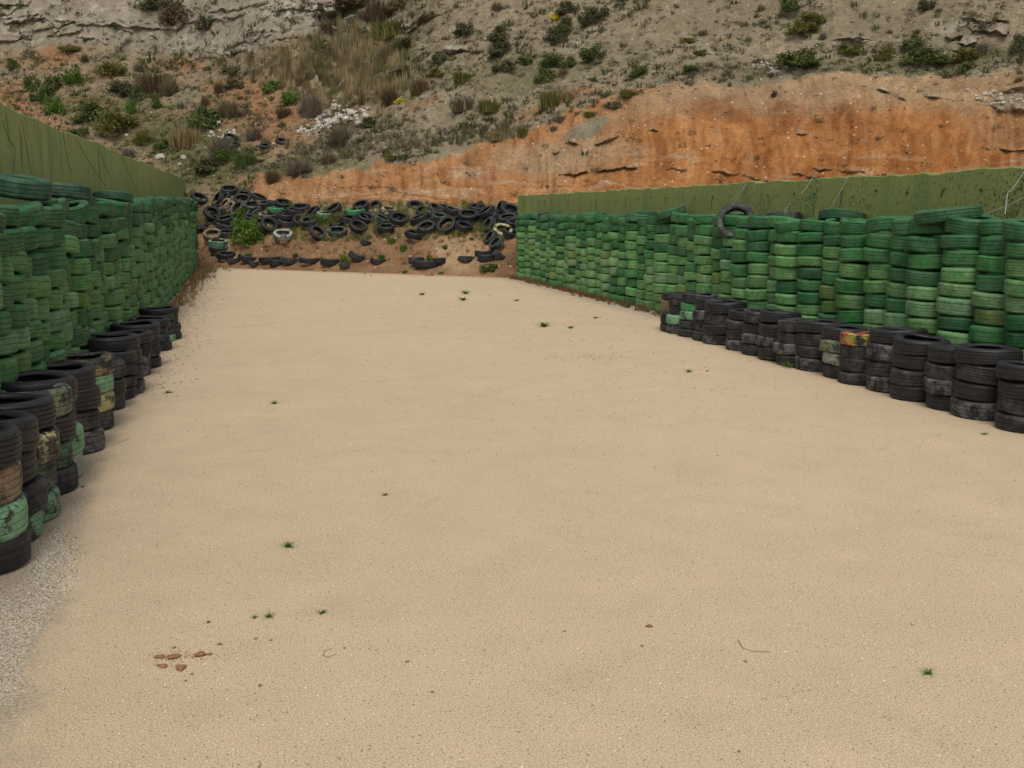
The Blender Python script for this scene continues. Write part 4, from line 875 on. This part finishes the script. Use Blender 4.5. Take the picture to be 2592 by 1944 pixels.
while len(P) < 3200:
    x, y = random.uniform(-30, 2620), random.uniform(0, 690)
    q = T(x, y) if y < 672 else gnd(x, y)
    if y > 505 and not (480 < x < 1300): continue
    P.append(q); s_.append(random.choice([.6, .8, 1, 1.6])*random.uniform(1.0, 2.3)/pxm(q)); t = random.uniform(.7, 1.1)
    c_.append((.60*t, .55*t, .47*t) if random.random() < .7 else (.30*t, .24*t, .17*t))
chips('stone_chips', np.array(P), s_, np.array(c_), 'small white stones peppering the hillside', 'stones')
# pebbles, grit and rubber crumbs on the sand
P = []; s_ = []; c_ = []
for _ in range(11000):
    x, y = random.uniform(-60, 2650), random.uniform(720, 1980); q = gnd(x, y)
    if not (-1.0 < q[0] < 7.7): continue
    t = random.random(); P.append(q); s_.append(random.choice([.5, .7, 1, 1, 1.9])*random.uniform(.6, 1.4)/pxm(q))
    c_.append((.09, .075, .06) if t < .42 else ((.75, .70, .60) if t < .66 else ((.34, .26, .17) if t < .9 else (.26, .12, .06))))
for _ in range(260):
    q = gnd(random.gauss(1500, 230), random.gauss(960, 75)); P.append(q); s_.append(random.uniform(1.2, 2.3)/pxm(q)); c_.append((.05, .05, .05))
for (cx, cy, sx, sy, nn) in ((430, 1666, 34, 14, 260), (510, 1660, 30, 6, 110), (560, 1640, 60, 16, 60), (1640, 1640, 60, 30, 30), (2330, 1120, 60, 14, 60), (1460, 905, 50, 5, 60)):
    for _ in range(nn):
        q = gnd(random.gauss(cx, sx), random.gauss(cy, sy)); P.append(q); s_.append(random.uniform(.7, 2.6)/pxm(q)); t = random.uniform(.7, 1.2); c_.append((.26*t, .135*t, .06*t))
chips('pebbles', np.array(P), s_, np.array(c_), 'fine pebbles and dark crumbs strewn over the sand', 'pebbles')
P = []; s_ = []; c_ = []
PG = [(60, 1500), (95, 1400), (150, 1345), (195, 1395), (190, 1470), (130, 1520), (100, 1590), (60, 1650), (40, 1760), (-40, 1800), (-40, 1500)]
while len(P) < 5200:
    x, y = random.uniform(-40, 210), random.uniform(1330, 1800)
    if not inpoly(x+random.gauss(0, 12), y+random.gauss(0, 12), PG): continue
    q = gnd(x, y); P.append(q); s_.append(random.uniform(1.1, 3.4)/pxm(q)); t = random.uniform(.7, 1.1); c_.append((.66*t, .61*t, .53*t) if random.random() < .74 else (.22*t, .18*t, .13*t))
for _ in range(1500):
    yv = random.uniform(12, 38); q = np.array([-1.25+abs(random.gauss(0, .28)), yv, 0]); P.append(q); s_.append(random.uniform(.006, .022)); t = random.uniform(.5, 1.1)
    c_.append((.42*t, .36*t, .28*t))
chips('white_gravel', np.array(P), s_, np.array(c_), 'crushed white gravel beside the nearest left stacks', 'gravel')

# small finds on the sand
for (x, y, w, lab) in ((728, 1384, 34, 'largest green weed on the near sand, left of centre'), (975, 1254, 16, 'small green weed in the middle of the sand'), (680, 1562, 26, 'starry green weed near the bottom left clods'), (645, 1564, 16, 'thin green sprig just left of the starry weed'),
    (815, 1552, 24, 'grey-green weed right of the starry weed'), (2350, 1705, 30, 'yellow-green weed at the bottom right of the sand'), (1744, 942, 20, 'green weed between the dark crumbs and right row'), (1790, 940, 10, 'tiny weed just right of the green one by right row'),
    (1068, 747, 20, 'green weed in the far patch, left end'), (1180, 744, 26, 'green weed in the far patch, right part'), (1172, 760, 24, 'low weed in the lower edge of the far patch'), (1378, 827, 34, 'flat green weed right of the far patch'), (1445, 831, 18, 'little weed beside the flat green one'),
    (1508, 806, 14, 'weed far right near the green stacks'), (1960, 915, 34, 'bright grass at the foot of a right stack'), (2000, 930, 44, 'bright low grass hugging the right row'), (695, 1022, 20, 'small yellowish weed on the left middle sand'), (210, 1233, 12, 'mossy green fleck beside the left row'),
    (425, 995, 18, 'yellow-green weed near the tenth left stack'), (1308, 762, 14, 'weed between far patch and right wall'), (2490, 1100, 16, 'green weed just in front of the nearest right stack'), (527, 1576, 14, 'yellow-green leaf above the red clods')):
    q = gnd(x, y); k = pxm(q); o = link('weed', plant_mesh('rosette', 'l_bright', (x+y) % 3)); o.location = q; s = w/k; o.scale = (s*1.35, s*1.35, s*.4); o.rotation_euler.z = x
    tag(o, lab, 'weed', 'weeds growing in the sand')
CL = [ico(.5, 30+q, 2, (1, .9, .6), .3) for q in range(3)]
for m_ in CL: m_.materials.append(M['clod'])
for (x, y, w, lab) in ((405, 1664, 26, 'left red soil clod of the low crumbled group'), (440, 1665, 32, 'biggest red soil clod of the crumbled group'), (506, 1659, 34, 'long red soil clod right of the crumbled group'), (532, 1657, 16, 'small end clod right of the long one'), (457, 1692, 34, 'flat red clod at the front of the group'), (411, 1687, 26, 'thin red clod front left of the group'),
    (441, 1640, 12, 'small round clod behind the group'), (486, 1707, 10, 'tiny clod in front of the group'), (470, 1724, 10, 'tiny lone clod nearest the camera of the group'), (556, 1631, 14, 'brown clod with a green fleck'), (1643, 1586, 20, 'round orange clod alone on the sand right of centre'),
    (1625, 1635, 10, 'small clod below the round orange one'), (1887, 1675, 11, 'small brown clod below the curved twig'), (1870, 1903, 11, 'dark red clod at the bottom of the frame'), (1429, 1598, 9, 'small clod left of the round orange one'), (1031, 1675, 13, 'brown clod in the lower middle'),
    (1095, 1752, 11, 'red clod in the lower middle, nearer'), (658, 1736, 13, 'dark reddish clod right of the crumbled group'), (648, 1617, 11, 'dark brown clod, left one of a pair'), (686, 1621, 10, 'dark brown clod, right one of a pair'), (872, 1641, 9, 'small orange clod beside the curled twig')):
    q = gnd(x, y); s = w/pxm(q); o = link('soil_clod', random.choice(CL)); o.location = q+np.array([0, 0, s*.10]); o.scale = (s, s*.9, s*.42); o.rotation_euler.z = x; tag(o, lab, 'clod', 'clods of red soil on the sand')
for (pp, lab) in (([(1868, 1618), (1880, 1640), (1905, 1648), (1950, 1649)], 'curved brown twig lying right of the round clod'), ([(842, 1640), (820, 1648), (818, 1658), (830, 1664), (850, 1655)], 'curled twig on the lower middle sand'),
                  ([(2305, 1576), (2310, 1583), (2316, 1581)], 'short dark twig at lower right'), ([(275, 1132), (300, 1120), (330, 1108)], 'grey stick beside the left row'), ([(655, 1925), (660, 1932), (656, 1944)], 'thin twig at the bottom frame edge')):
    v, f = tube([gnd(a, b, .006) for a, b in pp], .0013); tag(link('twig', mesh('twig', v, f, [M['twig']])), lab, 'twig', 'twigs on the sand')
print('objects', len(bpy.data.objects), 'tris', sum(len(o.data.polygons) for o in bpy.data.objects if o.type == 'MESH'))
